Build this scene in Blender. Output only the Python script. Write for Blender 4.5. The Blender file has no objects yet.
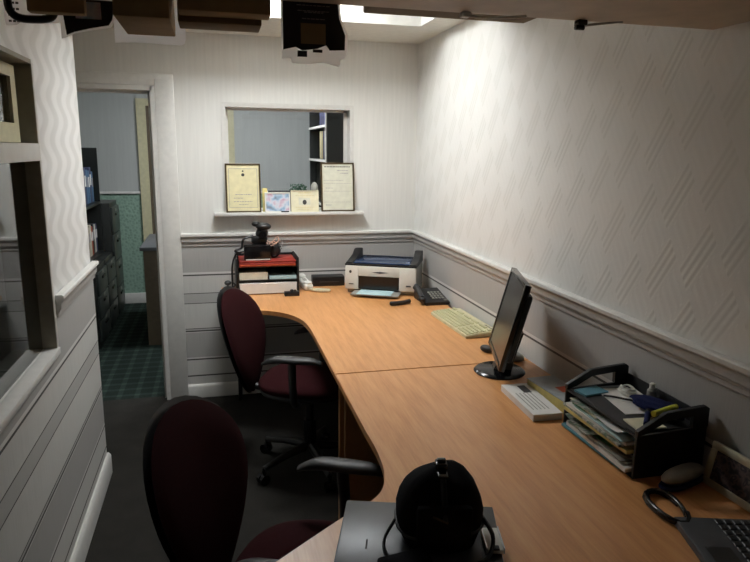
import bpy, bmesh, math, random
from mathutils import Vector, Matrix, Euler
random.seed(7)
scn = bpy.context.scene
COL = scn.collection
PI = math.pi
R = math.radians

# ------------------------------------------------------------ materials
def lin(c):
    return tuple(((x/255)/12.92 if x/255 <= .04045 else ((x/255+.055)/1.055)**2.4) for x in c)

class NT:
    def __init__(s, name, rough=.5, metal=0, spec=.5):
        s.m = bpy.data.materials.new(name); s.m.use_nodes = True
        s.t = s.m.node_tree; s.b = s.t.nodes['Principled BSDF']
        s.b.inputs['Roughness'].default_value = rough
        s.b.inputs['Metallic'].default_value = metal
        s.b.inputs['Specular IOR Level'].default_value = spec
    def n(s, kind, **kw):
        nd = s.t.nodes.new(kind)
        for k, v in kw.items(): setattr(nd, k, v)
        return nd
    def l(s, a, b): s.t.links.new(a, b)
    def math(s, op, a, b=None, c=None):
        nd = s.n('ShaderNodeMath', operation=op)
        for i, v in enumerate((a, b, c)):
            if v is None: continue
            if isinstance(v, (int, float)): nd.inputs[i].default_value = v
            else: s.l(v, nd.inputs[i])
        return nd.outputs[0]
    def coords(s, scale=(1,1,1)):
        tc = s.n('ShaderNodeTexCoord'); mp = s.n('ShaderNodeMapping')
        mp.inputs['Scale'].default_value = scale
        s.l(tc.outputs['Object'], mp.inputs['Vector']); return mp.outputs[0]
    def noise(s, vec, scale=5, detail=3):
        nd = s.n('ShaderNodeTexNoise'); nd.inputs['Scale'].default_value = scale
        nd.inputs['Detail'].default_value = detail; s.l(vec, nd.inputs['Vector']); return nd.outputs['Fac']
    def ramp(s, fac, stops, interp='LINEAR'):
        nd = s.n('ShaderNodeValToRGB'); cr = nd.color_ramp; cr.interpolation = interp
        while len(cr.elements) > 1: cr.elements.remove(cr.elements[-1])
        cr.elements[0].position = stops[0][0]; cr.elements[0].color = (*lin(stops[0][1]), 1)
        for p, c in stops[1:]:
            e = cr.elements.new(p); e.color = (*lin(c), 1)
        s.l(fac, nd.inputs['Fac']); return nd.outputs['Color']
    def bump(s, h, strength=.3, dist=.002):
        nd = s.n('ShaderNodeBump'); nd.inputs['Strength'].default_value = strength
        nd.inputs['Distance'].default_value = dist
        s.l(h, nd.inputs['Height']); s.l(nd.outputs[0], s.b.inputs['Normal']); return nd
    def col(s, c):
        if isinstance(c, tuple): s.b.inputs['Base Color'].default_value = (*lin(c), 1)
        else: s.l(c, s.b.inputs['Base Color'])

def simple(name, c, rough=.5, metal=0, var=.06, nscale=30, bump=0, spec=.5, bscale=None):
    k = NT(name, rough, metal, spec); v = k.coords()
    f = k.noise(v, nscale, 3)
    lo = tuple(max(0, x*(1-var)) for x in c); hi = tuple(min(255, x*(1+var)) for x in c)
    k.col(k.ramp(f, [(.3, lo), (.7, hi)]))
    if bump: k.bump(k.noise(v, bscale or nscale*8, 2), bump, .001)
    return k.m

M = {}
# embossed paper of interlaced diagonal hatched blocks; u runs along the wall, v is height
def emboss(name, axis):
    k = NT(name, .5); tc = k.n('ShaderNodeTexCoord'); sp = k.n('ShaderNodeSeparateXYZ')
    k.l(tc.outputs['Object'], sp.inputs[0])
    u = sp.outputs[axis]; v = sp.outputs['Z']
    U = k.math('DIVIDE', u, .118); V = k.math('DIVIDE', v, .18)
    a = k.math('MULTIPLY', k.math('ADD', V, U), 1.1); b = k.math('MULTIPLY', k.math('SUBTRACT', V, U), .62)
    fa = k.math('FLOOR', a); fb = k.math('FLOOR', b)
    par = k.math('MODULO', k.math('ABSOLUTE', k.math('ADD', fa, fb)), 2.0)
    par = k.math('GREATER_THAN', par, .5)
    la = k.math('MULTIPLY', k.math('SINE', k.math('MULTIPLY', a, 2*PI*4)), .5)
    lb = k.math('MULTIPLY', k.math('SINE', k.math('MULTIPLY', b, 2*PI*5)), .5)
    # fractions inside a block, for the margins
    ra = k.math('FRACT', a); rb = k.math('FRACT', b)
    ma = k.math('MULTIPLY', k.math('GREATER_THAN', ra, .12), k.math('LESS_THAN', ra, .88))
    mb = k.math('MULTIPLY', k.math('GREATER_THAN', rb, .12), k.math('LESS_THAN', rb, .88))
    h1 = k.math('MULTIPLY', k.math('MULTIPLY', la, par), ma)
    h2 = k.math('MULTIPLY', k.math('MULTIPLY', k.math('MULTIPLY', lb, k.math('SUBTRACT', 1.0, par)), mb), .8)
    h = k.math('ADD', h1, h2)
    fine = k.noise(k.coords(), 400, 2)
    hh = k.math('ADD', h, k.math('MULTIPLY', fine, .25))
    k.bump(hh, .5, .0012)
    big = k.noise(k.coords(), 3, 2)
    base = k.ramp(big, [(.3, (223,223,219)), (.7, (228,228,224))])
    dark = k.ramp(big, [(.3, (217,217,212)), (.7, (222,222,217))])
    mx = k.n('ShaderNodeMix', data_type='RGBA')
    k.l(k.math('MULTIPLY', k.math('MULTIPLY', par, ma), .8), mx.inputs['Factor'])
    k.l(base, mx.inputs[6]); k.l(dark, mx.inputs[7])
    k.col(mx.outputs[2])
    return k.m
M['paper_emboss'] = emboss('embossed_wallpaper', 'Y')
def waves():
    k = NT('wavy_wallpaper', .5); tc = k.n('ShaderNodeTexCoord'); sp = k.n('ShaderNodeSeparateXYZ')
    k.l(tc.outputs['Object'], sp.inputs[0]); u = sp.outputs['Y']; v = sp.outputs['Z']
    off = k.math('MULTIPLY', k.math('SINE', k.math('MULTIPLY', v, 2*PI/.16)), .045)
    w = k.math('SINE', k.math('MULTIPLY', k.math('ADD', u, off), 2*PI/.165))
    w = k.math('MULTIPLY', k.math('ADD', w, 1.0), .5)
    f = k.noise(k.coords(), 300, 2)
    k.bump(k.math('ADD', w, k.math('MULTIPLY', f, .3)), .4, .002)
    k.col(k.ramp(w, [(.25,(228,228,226)),(.75,(212,212,209))]))
    return k.m
M['paper_wave'] = waves()

# horizontal striped paper under the dado rail
STR = [(1.06,'g'),(1.0,'W'),(.998,'G')]
def stripes(name, axis):
    k = NT(name, .6); tc = k.n('ShaderNodeTexCoord'); sp = k.n('ShaderNodeSeparateXYZ')
    k.l(tc.outputs['Object'], sp.inputs[0]); z = sp.outputs['Z']
    G=(176,175,172); L=(209,208,203); W=(220,219,215); D=(82,80,77); S=(188,187,183)
    seg = [(-.1,L),(.132,L),(.142,D),(.150,L),(.246,L),(.252,D),(.262,W),(.274,G),(.432,G),(.441,W),(.448,D),(.456,S),(.463,D),
           (.470,L),(.632,D),(.640,S),(.697,D),(.706,L),(.817,D),(.827,W),(.838,G),(.999,G),(1.003,W),(1.012,S),(1.022,D),(1.030,L),(1.05,L)]
    # ramp runs 0..1 for z -.1 .. 1.1
    f = k.math('DIVIDE', k.math('ADD', z, .1), 1.2)
    c = k.ramp(f, [((p+.1)/1.2, q) for p, q in seg], 'CONSTANT')
    w = k.n('ShaderNodeTexNoise'); w.inputs['Scale'].default_value = 1.0
    sc = (500,500,6); k.l(k.coords(sc), w.inputs['Vector'])
    mx = k.n('ShaderNodeMix', data_type='RGBA', blend_type='MULTIPLY'); mx.inputs['Factor'].default_value = .35
    k.l(c, mx.inputs[6]); k.l(k.ramp(w.outputs['Fac'], [(.3,(215,215,215)),(.7,(255,255,255))]), mx.inputs[7])
    k.col(mx.outputs[2])
    k.bump(w.outputs['Fac'], .25, .0008)
    return k.m
M['paper_stripe'] = stripes('striped_wallpaper', 'X')

def ribbed(name, c, axis='X', n=140, st=.25):
    k = NT(name, .6); tc = k.n('ShaderNodeTexCoord'); sp = k.n('ShaderNodeSeparateXYZ')
    k.l(tc.outputs['Object'], sp.inputs[0])
    s_ = k.math('SINE', k.math('MULTIPLY', sp.outputs[axis], n))
    f = k.noise(k.coords((60,60,3)), 1, 2)
    h = k.math('ADD', k.math('MULTIPLY', s_, .4), f)
    k.bump(h, st, .001)
    k.col(k.ramp(f, [(.3, tuple(x*.97 for x in c)), (.7, c)]))
    return k.m
M['paper_plain'] = ribbed('plain_ribbed_wallpaper', (226,226,221), st=.08)
M['paper_grey'] = ribbed('grey_ribbed_wallpaper', (186,190,188), 'X', 60, .5)

def green_paper():
    k = NT('green_embossed_wallpaper', .6); v = k.coords()
    vo = k.n('ShaderNodeTexVoronoi'); vo.inputs['Scale'].default_value = 35; k.l(v, vo.inputs['Vector'])
    k.bump(vo.outputs['Distance'], .8, .004)
    k.col(k.ramp(vo.outputs['Distance'], [(.1,(124,152,137)),(.6,(148,178,161))]))
    return k.m
M['paper_green'] = green_paper()
M['ceiling'] = simple('ceiling_paint', (222,220,210), .8, var=.02, bump=.04, bscale=200)
M['white_paint'] = simple('white_gloss_paint', (214,213,208), .35, var=.02)
M['cream_paint'] = simple('cream_paint', (205,200,165), .45, var=.03)
M['tan_paint'] = simple('window_lining_paint', (150,145,128), .5, var=.04)

def carpet(name, a, b, check=0):
    k = NT(name, .95, spec=.15); v = k.coords()
    f = k.noise(v, 350, 3); g = k.noise(v, 9, 2)
    mix = k.math('ADD', k.math('MULTIPLY', f, .8), k.math('MULTIPLY', g, .2))
    if check:
        sp = k.n('ShaderNodeSeparateXYZ'); tc = k.n('ShaderNodeTexCoord'); k.l(tc.outputs['Object'], sp.inputs[0])
        sx = k.math('LESS_THAN', k.math('FRACT', k.math('MULTIPLY', sp.outputs['X'], 9)), .3)
        sy = k.math('LESS_THAN', k.math('FRACT', k.math('MULTIPLY', sp.outputs['Y'], 9)), .3)
        c = k.ramp(k.math('MULTIPLY', k.math('ADD', sx, sy), .5), [(0,a),(.5,b),(1,tuple(x*1.3 for x in b))])
        k.col(c)
    else:
        k.col(k.ramp(mix, [(.35,a),(.65,b)]))
    k.bump(f, .9, .004)
    return k.m
M['carpet'] = carpet('charcoal_carpet', (30,29,27), (58,56,52))
M['carpet_green'] = carpet('green_check_carpet', (30,40,36), (42,54,49), 1)

def beech():
    k = NT('beech_laminate', .34); v = k.coords((14,1.3,14))
    n1 = k.noise(v, 3.0, 6); n2 = k.noise(k.coords((90,5,90)), 2.2, 3)
    mix = k.math('ADD', k.math('MULTIPLY', n1, .6), k.math('MULTIPLY', n2, .4))
    k.col(k.ramp(mix, [(.34,(199,138,82)),(.5,(212,151,94)),(.66,(220,163,105))]))
    k.bump(n2, .05, .0005)
    return k.m
M['beech'] = beech()
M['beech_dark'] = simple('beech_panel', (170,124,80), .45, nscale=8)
M['edge_brown'] = simple('dark_edge_band', (58,38,26), .4)
def fabric(name, c, n=420):
    k = NT(name, .95, spec=.1); v = k.coords(); f = k.noise(v, n, 2)
    k.col(k.ramp(f, [(.3,tuple(x*.7 for x in c)),(.7,c)])); k.bump(f, .5, .0015)
    k.b.inputs['Sheen Weight'].default_value = .0
    return k.m
M['maroon'] = fabric('maroon_fabric', (49,14,18))
M['nylon'] = fabric('black_nylon', (30,30,34), 600)
M['navy_cloth'] = fabric('navy_fabric', (38,44,84), 500)
M['black'] = simple('black_plastic', (26,26,27), .42, var=.1)
M['black_soft'] = simple('black_soft_plastic', (38,39,40), .5, var=.1, bump=.1)
M['black_gloss'] = simple('black_gloss_plastic', (18,18,20), .18, var=.05)
M['grey_dark'] = simple('dark_grey_plastic', (62,64,67), .45)
M['lid'] = simple('laptop_lid', (84,87,90), .38, metal=.3, var=.03)
M['screen'] = simple('lcd_panel', (48,50,50), .22, var=.02)
M['glass_dark'] = simple('dark_blue_scanner_glass', (44,62,92), .08)
M['white_pl'] = simple('white_plastic', (222,222,214), .4, var=.02)
M['grey_pl'] = simple('warm_grey_plastic', (150,150,142), .45, var=.03)
M['beige_pl'] = simple('beige_keyboard_plastic', (206,200,164), .5, var=.03)
M['beige_key'] = simple('beige_keycap', (196,192,152), .5, var=.03)
M['silver'] = simple('silver_metal', (190,190,188), .28, metal=.9, var=.03)
M['grey_metal'] = simple('brushed_grey_shell', (170,166,156), .28, metal=.25, var=.05)
M['champagne'] = simple('champagne_frame', (196,188,164), .3, metal=.35, var=.03)
M['paper'] = simple('white_paper', (226,225,220), .8, var=.02)
M['paper_blue'] = simple('pale_blue_paper', (176,206,210), .7, var=.02)
M['cyan_paper'] = simple('cyan_card', (84,136,150), .6)
def film(name, c, f):
    m = bpy.data.materials.new(name); m.use_nodes = True; t = m.node_tree; t.nodes.remove(t.nodes['Principled BSDF'])
    a = t.nodes.new('ShaderNodeBsdfDiffuse'); b = t.nodes.new('ShaderNodeBsdfTranslucent'); x = t.nodes.new('ShaderNodeMixShader')
    a.inputs['Color'].default_value = (*lin(c),1); b.inputs['Color'].default_value = (*lin(c),1); x.inputs[0].default_value = f
    t.links.new(a.outputs[0], x.inputs[1]); t.links.new(b.outputs[0], x.inputs[2]); t.links.new(x.outputs[0], t.nodes['Material Output'].inputs['Surface']); return m
M['film'] = film('white_plastic_film', (252,252,252), .9)
M['film_black'] = simple('black_printed_film', (14,14,24), .35)
M['film_grey'] = film('cloudy_film', (240,241,243), .9)
M['cream_card'] = simple('cream_card', (220,215,186), .65, var=.03)
M['cert_a'] = simple('cream_certificate_paper', (216,208,166), .6, var=.03)
M['cert_b'] = simple('ivory_certificate_paper', (208,208,190), .6, var=.03)
M['yellowish'] = simple('yellow_edge_card', (206,190,120), .7)
M['green_card'] = simple('green_card', (80,140,92), .6)
M['red_folder'] = simple('red_card', (140,44,34), .5, var=.1, nscale=12)
M['orange'] = simple('orange_ink', (190,84,40), .6)
M['ink'] = simple('dark_ink', (60,58,56), .7)
M['ink_light'] = simple('pale_ink', (150,145,150), .7)
M['brown_box'] = simple('brown_cardboard', (146,126,94), .85, var=.06, nscale=14, bump=.15)
M['brown_box_dark'] = simple('dark_brown_cardboard', (112,96,70), .85, var=.06, nscale=14, bump=.15)
M['shelf'] = simple('taupe_shelf_board', (186,172,152), .6, var=.05, nscale=10)
M['cab'] = simple('black_steel_cabinet', (34,37,36), .35, var=.1)
M['cab_front'] = simple('dark_steel_drawer', (52,58,56), .35, var=.08)
M['tan_cab'] = simple('brown_cabinet_side', (98,86,70), .5)
M['tan_top'] = simple('grey_cabinet_top', (92,94,98), .45)
M['frame_wood'] = simple('dark_gilt_frame', (80,66,42), .35, metal=.3)
M['hl_yellow'] = simple('yellow_highlighter', (214,222,70), .4)
M['leaf'] = simple('dark_green_leaf', (44,84,60), .6, var=.2)
M['skin_wire'] = simple('pale_pink_wire', (206,170,150), .5)
M['photo_dark'] = simple('dark_photo_print', (60,56,62), .25, var=.6, nscale=45)
def photo(name, cols, sc=40):
    k = NT(name, .3); v = k.coords(); vo = k.n('ShaderNodeTexNoise'); vo.inputs['Scale'].default_value = sc
    k.l(v, vo.inputs['Vector'])
    n = len(cols); k.col(k.ramp(vo.outputs['Fac'], [(.3+.4*i/(n-1), c) for i, c in enumerate(cols)]))
    return k.m
M['photo_light'] = photo('pastel_photo_print', [(120,120,130),(150,180,205),(205,206,214),(196,160,178),(150,130,140)], 16)
M['photo_people'] = photo('family_photo_print', [(24,24,30),(40,40,50),(96,84,82),(30,32,48),(120,108,106)], 38)
M['magazine'] = photo('magazine_cover', [(60,70,66),(190,190,180),(90,120,100),(160,150,140)], 30)
M['book_cover'] = photo('grey_book_cover', [(120,128,132),(160,164,162),(140,142,140)], 12)
def glassm(name, tint=(255,255,255), rough=0.0):
    m = bpy.data.materials.new(name); m.use_nodes = True; t = m.node_tree
    b = t.nodes['Principled BSDF']; b.inputs['Transmission Weight'].default_value = 1
    b.inputs['Roughness'].default_value = rough; b.inputs['IOR'].default_value = 1.45
    b.inputs['Base Color'].default_value = (*lin(tint), 1); return m
M['glass'] = glassm('window_glass')
M['glass_tint'] = glassm('tinted_window_glass', (190,196,196))
def clearpl():
    m = bpy.data.materials.new('cloudy_clear_plastic'); m.use_nodes = True; t = m.node_tree
    b = t.nodes['Principled BSDF']; b.inputs['Transmission Weight'].default_value = .55
    b.inputs['Roughness'].default_value = .3; b.inputs['Base Color'].default_value = (*lin((232,234,236)), 1); return m
M['clear'] = clearpl()
def emit(name, c, s):
    m = bpy.data.materials.new(name); m.use_nodes = True; t = m.node_tree
    b = t.nodes['Principled BSDF']; b.inputs['Base Color'].default_value = (*lin(c), 1)
    b.inputs['Emission Color'].default_value = (*lin(c), 1); b.inputs['Emission Strength'].default_value = s; return m
M['lamp'] = emit('light_diffuser', (247,249,250), 43.0)
M['added_lamp_back'] = emit('added_light_diffuser', (244,247,250), 50.0)

# ------------------------------------------------------------ mesh builder
class MB:
    def __init__(s): s.bm = bmesh.new()
    def _xf(s, vs, mat):
        bmesh.ops.transform(s.bm, matrix=mat, verts=vs)
    def box(s, c, d, rot=(0,0,0), bev=0, mi=0, seg=2):
        g = bmesh.ops.create_cube(s.bm, size=1); vs = g['verts']
        bmesh.ops.scale(s.bm, vec=Vector(d), verts=vs)
        fs = set(f for v in vs for f in v.link_faces)
        if bev:
            es = list(set(e for v in vs for e in v.link_edges))
            r = bmesh.ops.bevel(s.bm, geom=es, offset=min(bev, min(d)*.49), segments=seg, affect='EDGES', profile=.5)
            vs = list(set(v for f in r['faces'] for v in f.verts) | set(v for v in vs if v.is_valid))
            fs = set(f for v in vs for f in v.link_faces)
        for f in fs: f.material_index = mi
        s._xf(vs, Matrix.Translation(Vector(c)) @ Euler(rot).to_matrix().to_4x4()); return s
    def b2(s, lo, hi, **k):
        return s.box([(a+b)/2 for a, b in zip(lo, hi)], [abs(b-a) for a, b in zip(lo, hi)], **k)
    def tube(s, pts, r, n=10, mi=0, closed=False):
        pts = [Vector(p) for p in pts]; rs = r if isinstance(r, (list, tuple)) else [r]*len(pts)
        rings = []; up = None
        for i, p in enumerate(pts):
            a = pts[i-1] if (i or closed) else p; b = pts[(i+1) % len(pts)] if (i < len(pts)-1 or closed) else p
            t = (b-a).normalized()
            if up is None:
                up = Vector((0,0,1)) if abs(t.z) < .9 else Vector((1,0,0))
            x = t.cross(up).normalized(); up = x.cross(t).normalized()
            rings.append([s.bm.verts.new(p + (x*math.cos(2*PI*j/n) + up*math.sin(2*PI*j/n))*rs[i]) for j in range(n)])
        m = len(rings)
        for i in range(m if closed else m-1):
            A, B = rings[i], rings[(i+1) % m]
            for j in range(n):
                f = s.bm.faces.new((A[j], A[(j+1)%n], B[(j+1)%n], B[j])); f.material_index = mi
        if not closed:
            s.bm.faces.new(list(reversed(rings[0]))).material_index = mi; s.bm.faces.new(rings[-1]).material_index = mi
        return s
    def cyl(s, p0, p1, r, r2=None, n=20, mi=0):
        return s.tube([p0, p1], [r, r if r2 is None else r2], n, mi)
    def prism(s, poly, ax, a, b, mi=0, bev=0, seg=2):
        # poly in the two other axes, in order; ax = extrusion axis
        def P(p, w):
            if ax == 'z': return (p[0], p[1], w)
            if ax == 'y': return (p[0], w, p[1])
            return (w, p[0], p[1])
        A = [s.bm.verts.new(P(p, a)) for p in poly]; B = [s.bm.verts.new(P(p, b)) for p in poly]
        n = len(poly); fs = [s.bm.faces.new(A), s.bm.faces.new(list(reversed(B)))]
        for i in range(n): fs.append(s.bm.faces.new((A[(i+1)%n], A[i], B[i], B[(i+1)%n])))
        for f in fs: f.material_index = mi
        if bev:
            es = list(set(e for f in fs[:2] for e in f.edges))
            bmesh.ops.bevel(s.bm, geom=es, offset=bev, segments=seg, affect='EDGES')
        return s
    def ell(s, c, r, rot=(0,0,0), mi=0, u=20, v=12, p=1.0):
        g = bmesh.ops.create_uvsphere(s.bm, u_segments=u, v_segments=v, radius=1); vs = g['verts']
        for w in vs:
            if p != 1: w.co = Vector([math.copysign(abs(x)**p, x) for x in w.co])
            w.co = Vector((w.co.x*r[0], w.co.y*r[1], w.co.z*r[2]))
        for f in set(f for w in vs for f in w.link_faces): f.material_index = mi
        s._xf(vs, Matrix.Translation(Vector(c)) @ Euler(rot).to_matrix().to_4x4()); return s
    def lathe(s, prof, c=(0,0,0), n=28, mi=0):
        rings = [[s.bm.verts.new((c[0]+r*math.cos(2*PI*j/n), c[1]+r*math.sin(2*PI*j/n), c[2]+z)) for j in range(n)] for r, z in prof]
        for A, B in zip(rings, rings[1:]):
            for j in range(n): s.bm.faces.new((A[j], A[(j+1)%n], B[(j+1)%n], B[j])).material_index = mi
        s.bm.faces.new(list(reversed(rings[0]))).material_index = mi; s.bm.faces.new(rings[-1]).material_index = mi; return s
    def build(s, name, mat, parent=None, angle=35, kind=None):
        bm = s.bm
        bmesh.ops.recalc_face_normals(bm, faces=bm.faces)
        me = bpy.data.meshes.new(name); bm.to_mesh(me); bm.free()
        for m in (mat if isinstance(mat, (list, tuple)) else [mat]): me.materials.append(m)
        me.shade_smooth(); me.set_sharp_from_angle(angle=R(angle))
        o = bpy.data.objects.new(name, me); COL.objects.link(o)
        if parent is not None: o.parent = parent
        if kind: o['kind'] = kind
        return o

def tag(o, label, cat, group=None):
    o['label'] = label; o['category'] = cat
    if group: o['group'] = group
    return o
def thing(name, label, cat, loc=(0,0,0), rz=0, group=None, rot=None):
    o = bpy.data.objects.new(name, None); COL.objects.link(o); o.empty_display_size = .05
    o.location = loc; o.rotation_euler = rot if rot else (0,0,rz); return tag(o, label, cat, group)
def place(o, loc, rz=0, rot=None):
    o.location = loc; o.rotation_euler = rot if rot else (0,0,rz); return o
def copy_tree(root, loc, rz, label, group=None):
    r = root.copy(); COL.objects.link(r); r.location = loc; r.rotation_euler = (0,0,rz); r['label'] = label
    if group: r['group'] = group
    def rec(src, dst):
        for ch in src.children:
            c = ch.copy(); COL.objects.link(c); c.parent = dst; rec(ch, c)
    rec(root, r); return r
def S(name, mb, mat, parent=None):
    return mb.build(name, mat, parent, kind=None if parent else 'structure')

# ------------------------------------------------------------ camera
cx, cy, cz, yaw, pitch, roll, F = -1.3166, -4.1450, 1.6214, .24653, .20322, .01217, 635.4
fw = Vector((math.sin(yaw)*math.cos(pitch), math.cos(yaw)*math.cos(pitch), -math.sin(pitch)))
rt = Vector((math.cos(yaw), -math.sin(yaw), 0)); up = rt.cross(fw)
r2 = rt*math.cos(roll) + up*math.sin(roll); u2 = -rt*math.sin(roll) + up*math.cos(roll)
cam = bpy.data.objects.new('camera', bpy.data.cameras.new('camera')); COL.objects.link(cam)
mw = Matrix((r2, u2, -fw)).transposed().to_4x4(); mw.translation = (cx, cy, cz); cam.matrix_world = mw
cam.data.sensor_width = 36; cam.data.sensor_fit = 'HORIZONTAL'; cam.data.lens = F/750*36
cam.data.clip_start = .02
scn.camera = cam

# ------------------------------------------------------------ room shell
H = 2.295; XL = -1.90; DZ = .745; YE = -.954; YN = -5.2
# floors
S('floor', MB().b2((-3.3,YN-.1,-.05), (.12,.06,0)), M['carpet'])
S('floor_back', MB().b2((-3.3,.06,-.05), (.9,3.0,0)), M['carpet_green'])
# right wall: embossed above the rail, striped below
S('wall_right', MB().b2((0,YN,1.06), (.12,.0,2.5)), M['paper_emboss'])
S('wall_right_lower', MB().b2((0,YN,0), (.12,0,1.06)), M['paper_stripe'])
# back wall with door and window openings
T = .13
WX0, WX1, WZ0, WZ1 = -1.25, -.44, 1.225, 1.885
DX0, DX1, DTOP = -2.42, -1.66, 1.965
mb = MB()
mb.b2((DX1,0,1.06), (WX0,T,2.6)); mb.b2((WX0,0,1.06), (WX1,T,WZ0-.0)); mb.b2((WX0,0,WZ1), (WX1,T,2.6)); mb.b2((WX1,0,1.06), (.12,T,2.6))
mb.b2((DX0,0,DTOP), (DX1,T,2.6)); mb.b2((-3.3,0,1.06), (DX0,T,2.6))
S('wall_back', mb, M['paper_plain'])
mb = MB(); mb.b2((DX1,0,0), (.12,T,1.06)); mb.b2((-3.3,0,0), (DX0,T,1.06))
S('wall_back_lower', mb, M['paper_stripe'])
# left wall with its window
LT = .14; GY1, GY0, GZ0, GZ1 = -1.74, -3.25, .905, 1.888
mb = MB()
mb.b2((XL-LT,GY1,1.06), (XL,YE,2.5)); mb.b2((XL-LT,GY0,GZ1), (XL,GY1,2.5)); mb.b2((XL-LT,YN,1.06), (XL,GY0,2.5))
S('wall_left', mb, M['paper_wave'])
mb = MB()
mb.b2((XL-LT,GY1,0), (XL+.006,YE,1.06)); mb.b2((XL-LT,GY0,0), (XL+.006,GY1,GZ0)); mb.b2((XL-LT,YN,0), (XL+.006,GY0,1.06))
S('wall_left_lower', mb, M['paper_stripe'])
S('wall_near', MB().b2((-3.3,YN-.1,0), (.12,YN,2.5)), M['paper_plain'])
S('wall_passage', MB().b2((-3.3,YE-.1,0), (XL-LT,YE,2.5)), M['paper_plain'])
S('wall_outer', MB().b2((-3.42,YN-.1,0), (-3.3,T,2.5)), M['paper_plain'])
# ceiling with the recess for the lamp
LX0, LX1, LY0, LY1 = -1.365, -.165, -1.17, -.57
mb = MB()
mb.b2((-3.3,YN,H), (LX0,0,H+.3)); mb.b2((LX1,YN,H), (0,0,H+.3)); mb.b2((LX0,YN,H), (LX1,LY0,H+.3)); mb.b2((LX0,LY1,H), (LX1,0,H+.3))
mb.b2((LX0,LY0,H+.22), (LX1,LY1,H+.3))
S('ceiling', mb, M['ceiling'])
lt = thing('ceiling_light', 'bright rectangular recessed ceiling light near the back wall', 'light', ((LX0+LX1)/2,(LY0+LY1)/2,H))
w, d = (LX1-LX0)/2, (LY1-LY0)/2
mb = MB(); mb.b2((-w,-d,.0),(-w+.012,d,.215)); mb.b2((w-.012,-d,0),(w,d,.215)); mb.b2((-w+.012,-d,0),(w-.012,-d+.012,.215)); mb.b2((-w+.012,d-.012,0),(w-.012,d,.215))
mb.b2((-w+.012,-d+.012,.2005),(w-.012,d-.012,.215)); mb.build('housing', M['white_paint'], lt)
MB().b2((-w+.06,-d+.10,.185),(w-.56,d-.12,.2)).build('diffuser', M['lamp'], lt)

# rails: profile in (out, z)
def rail_profile(o=0):
    return [(0,1.092),(.024,1.092),(.029,1.088),(.029,1.076),(.022,1.070),(.018,1.062),(.018,1.040),(.012,1.036),(.012,1.030),(.007,1.026),(.007,1.012),(0,1.008)]
def rail(name, along, fixed, a, b, sgn, white=1.066):
    # along 'y' -> rail on an X=fixed wall protruding to sgn
    prof = rail_profile()
    mb = MB()
    if along == 'y': mb.prism([(fixed+sgn*p, z) for p, z in prof], 'y', a, b)
    else: mb.prism([(fixed+sgn*p, z) for p, z in prof], 'x', a, b)
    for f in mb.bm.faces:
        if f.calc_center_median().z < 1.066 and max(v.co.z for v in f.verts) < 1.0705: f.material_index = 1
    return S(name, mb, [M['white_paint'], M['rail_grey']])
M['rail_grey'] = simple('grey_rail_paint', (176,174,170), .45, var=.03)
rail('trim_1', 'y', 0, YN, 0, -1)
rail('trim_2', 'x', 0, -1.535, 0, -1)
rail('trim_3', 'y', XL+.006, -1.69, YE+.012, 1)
# baseboards
def skirt(name, along, fixed, a, b, sgn, h=.09):
    prof = [(0,0),(.018,0),(.018,h-.016),(.012,h-.006),(.006,h),(0,h)]
    mb = MB()
    mb.prism([(fixed+sgn*p, z) for p, z in prof], 'y' if along=='y' else 'x', a, b)
    return S(name, mb, M['white_paint'])
skirt('baseboard_right', 'y', 0, YN, 0, -1)
skirt('baseboard_back', 'x', 0, -1.535, 0, -1)
skirt('baseboard_left', 'y', XL+.006, YN, YE+.012, 1, .11)

# back-wall window
w1 = bpy.data.objects.new('window_1', None); COL.objects.link(w1); w1['kind'] = 'structure'; w1.location = ((WX0+WX1)/2, T/2, WZ0)
def kid(mb, name, mat, par):
    mb.bm.transform(Matrix.Translation(-par.location)); return mb.build(name, mat, par)
mb = MB(); fwid = .014
mb.b2((WX0-.016,-.007,WZ0),(WX0,-.0002,WZ1+.014)); mb.b2((WX1,-.007,WZ0),(WX1+.010,-.0002,WZ1+.014)); mb.b2((WX0,-.007,WZ1),(WX1,-.0002,WZ1+.014))
mb.b2((WX0+.0002,-.004,WZ0),(WX0+fwid,T+.01,WZ1-.0002)); mb.b2((WX1-fwid,-.004,WZ0),(WX1-.0002,T+.01,WZ1-.0002)); mb.b2((WX0+fwid,-.004,WZ1-fwid),(WX1-fwid,T+.01,WZ1-.0002)); mb.b2((WX0+fwid,.02,WZ0),(WX1-fwid,T+.01,WZ0+.012))
for a, b in (((WX0+fwid,.085,WZ0),(WX0+fwid+.014,.105,WZ1-fwid)), ((WX1-fwid-.022,.085,WZ0),(WX1-fwid,.105,WZ1-fwid)), ((WX0+fwid,.085,WZ1-fwid-.014),(WX1-fwid,.105,WZ1-fwid))): mb.b2(a, b)
kid(mb, 'window_frame', M['white_paint'], w1)
kid(MB().b2((WX0+.03,.093,WZ0+.012),(WX1-.038,.097,WZ1-.03)), 'pane', M['glass'], w1)
kid(MB().b2((-1.325,-.075,1.205),(-.372,.02,1.226), bev=.004), 'window_sill', M['white_paint'], w1)
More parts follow.
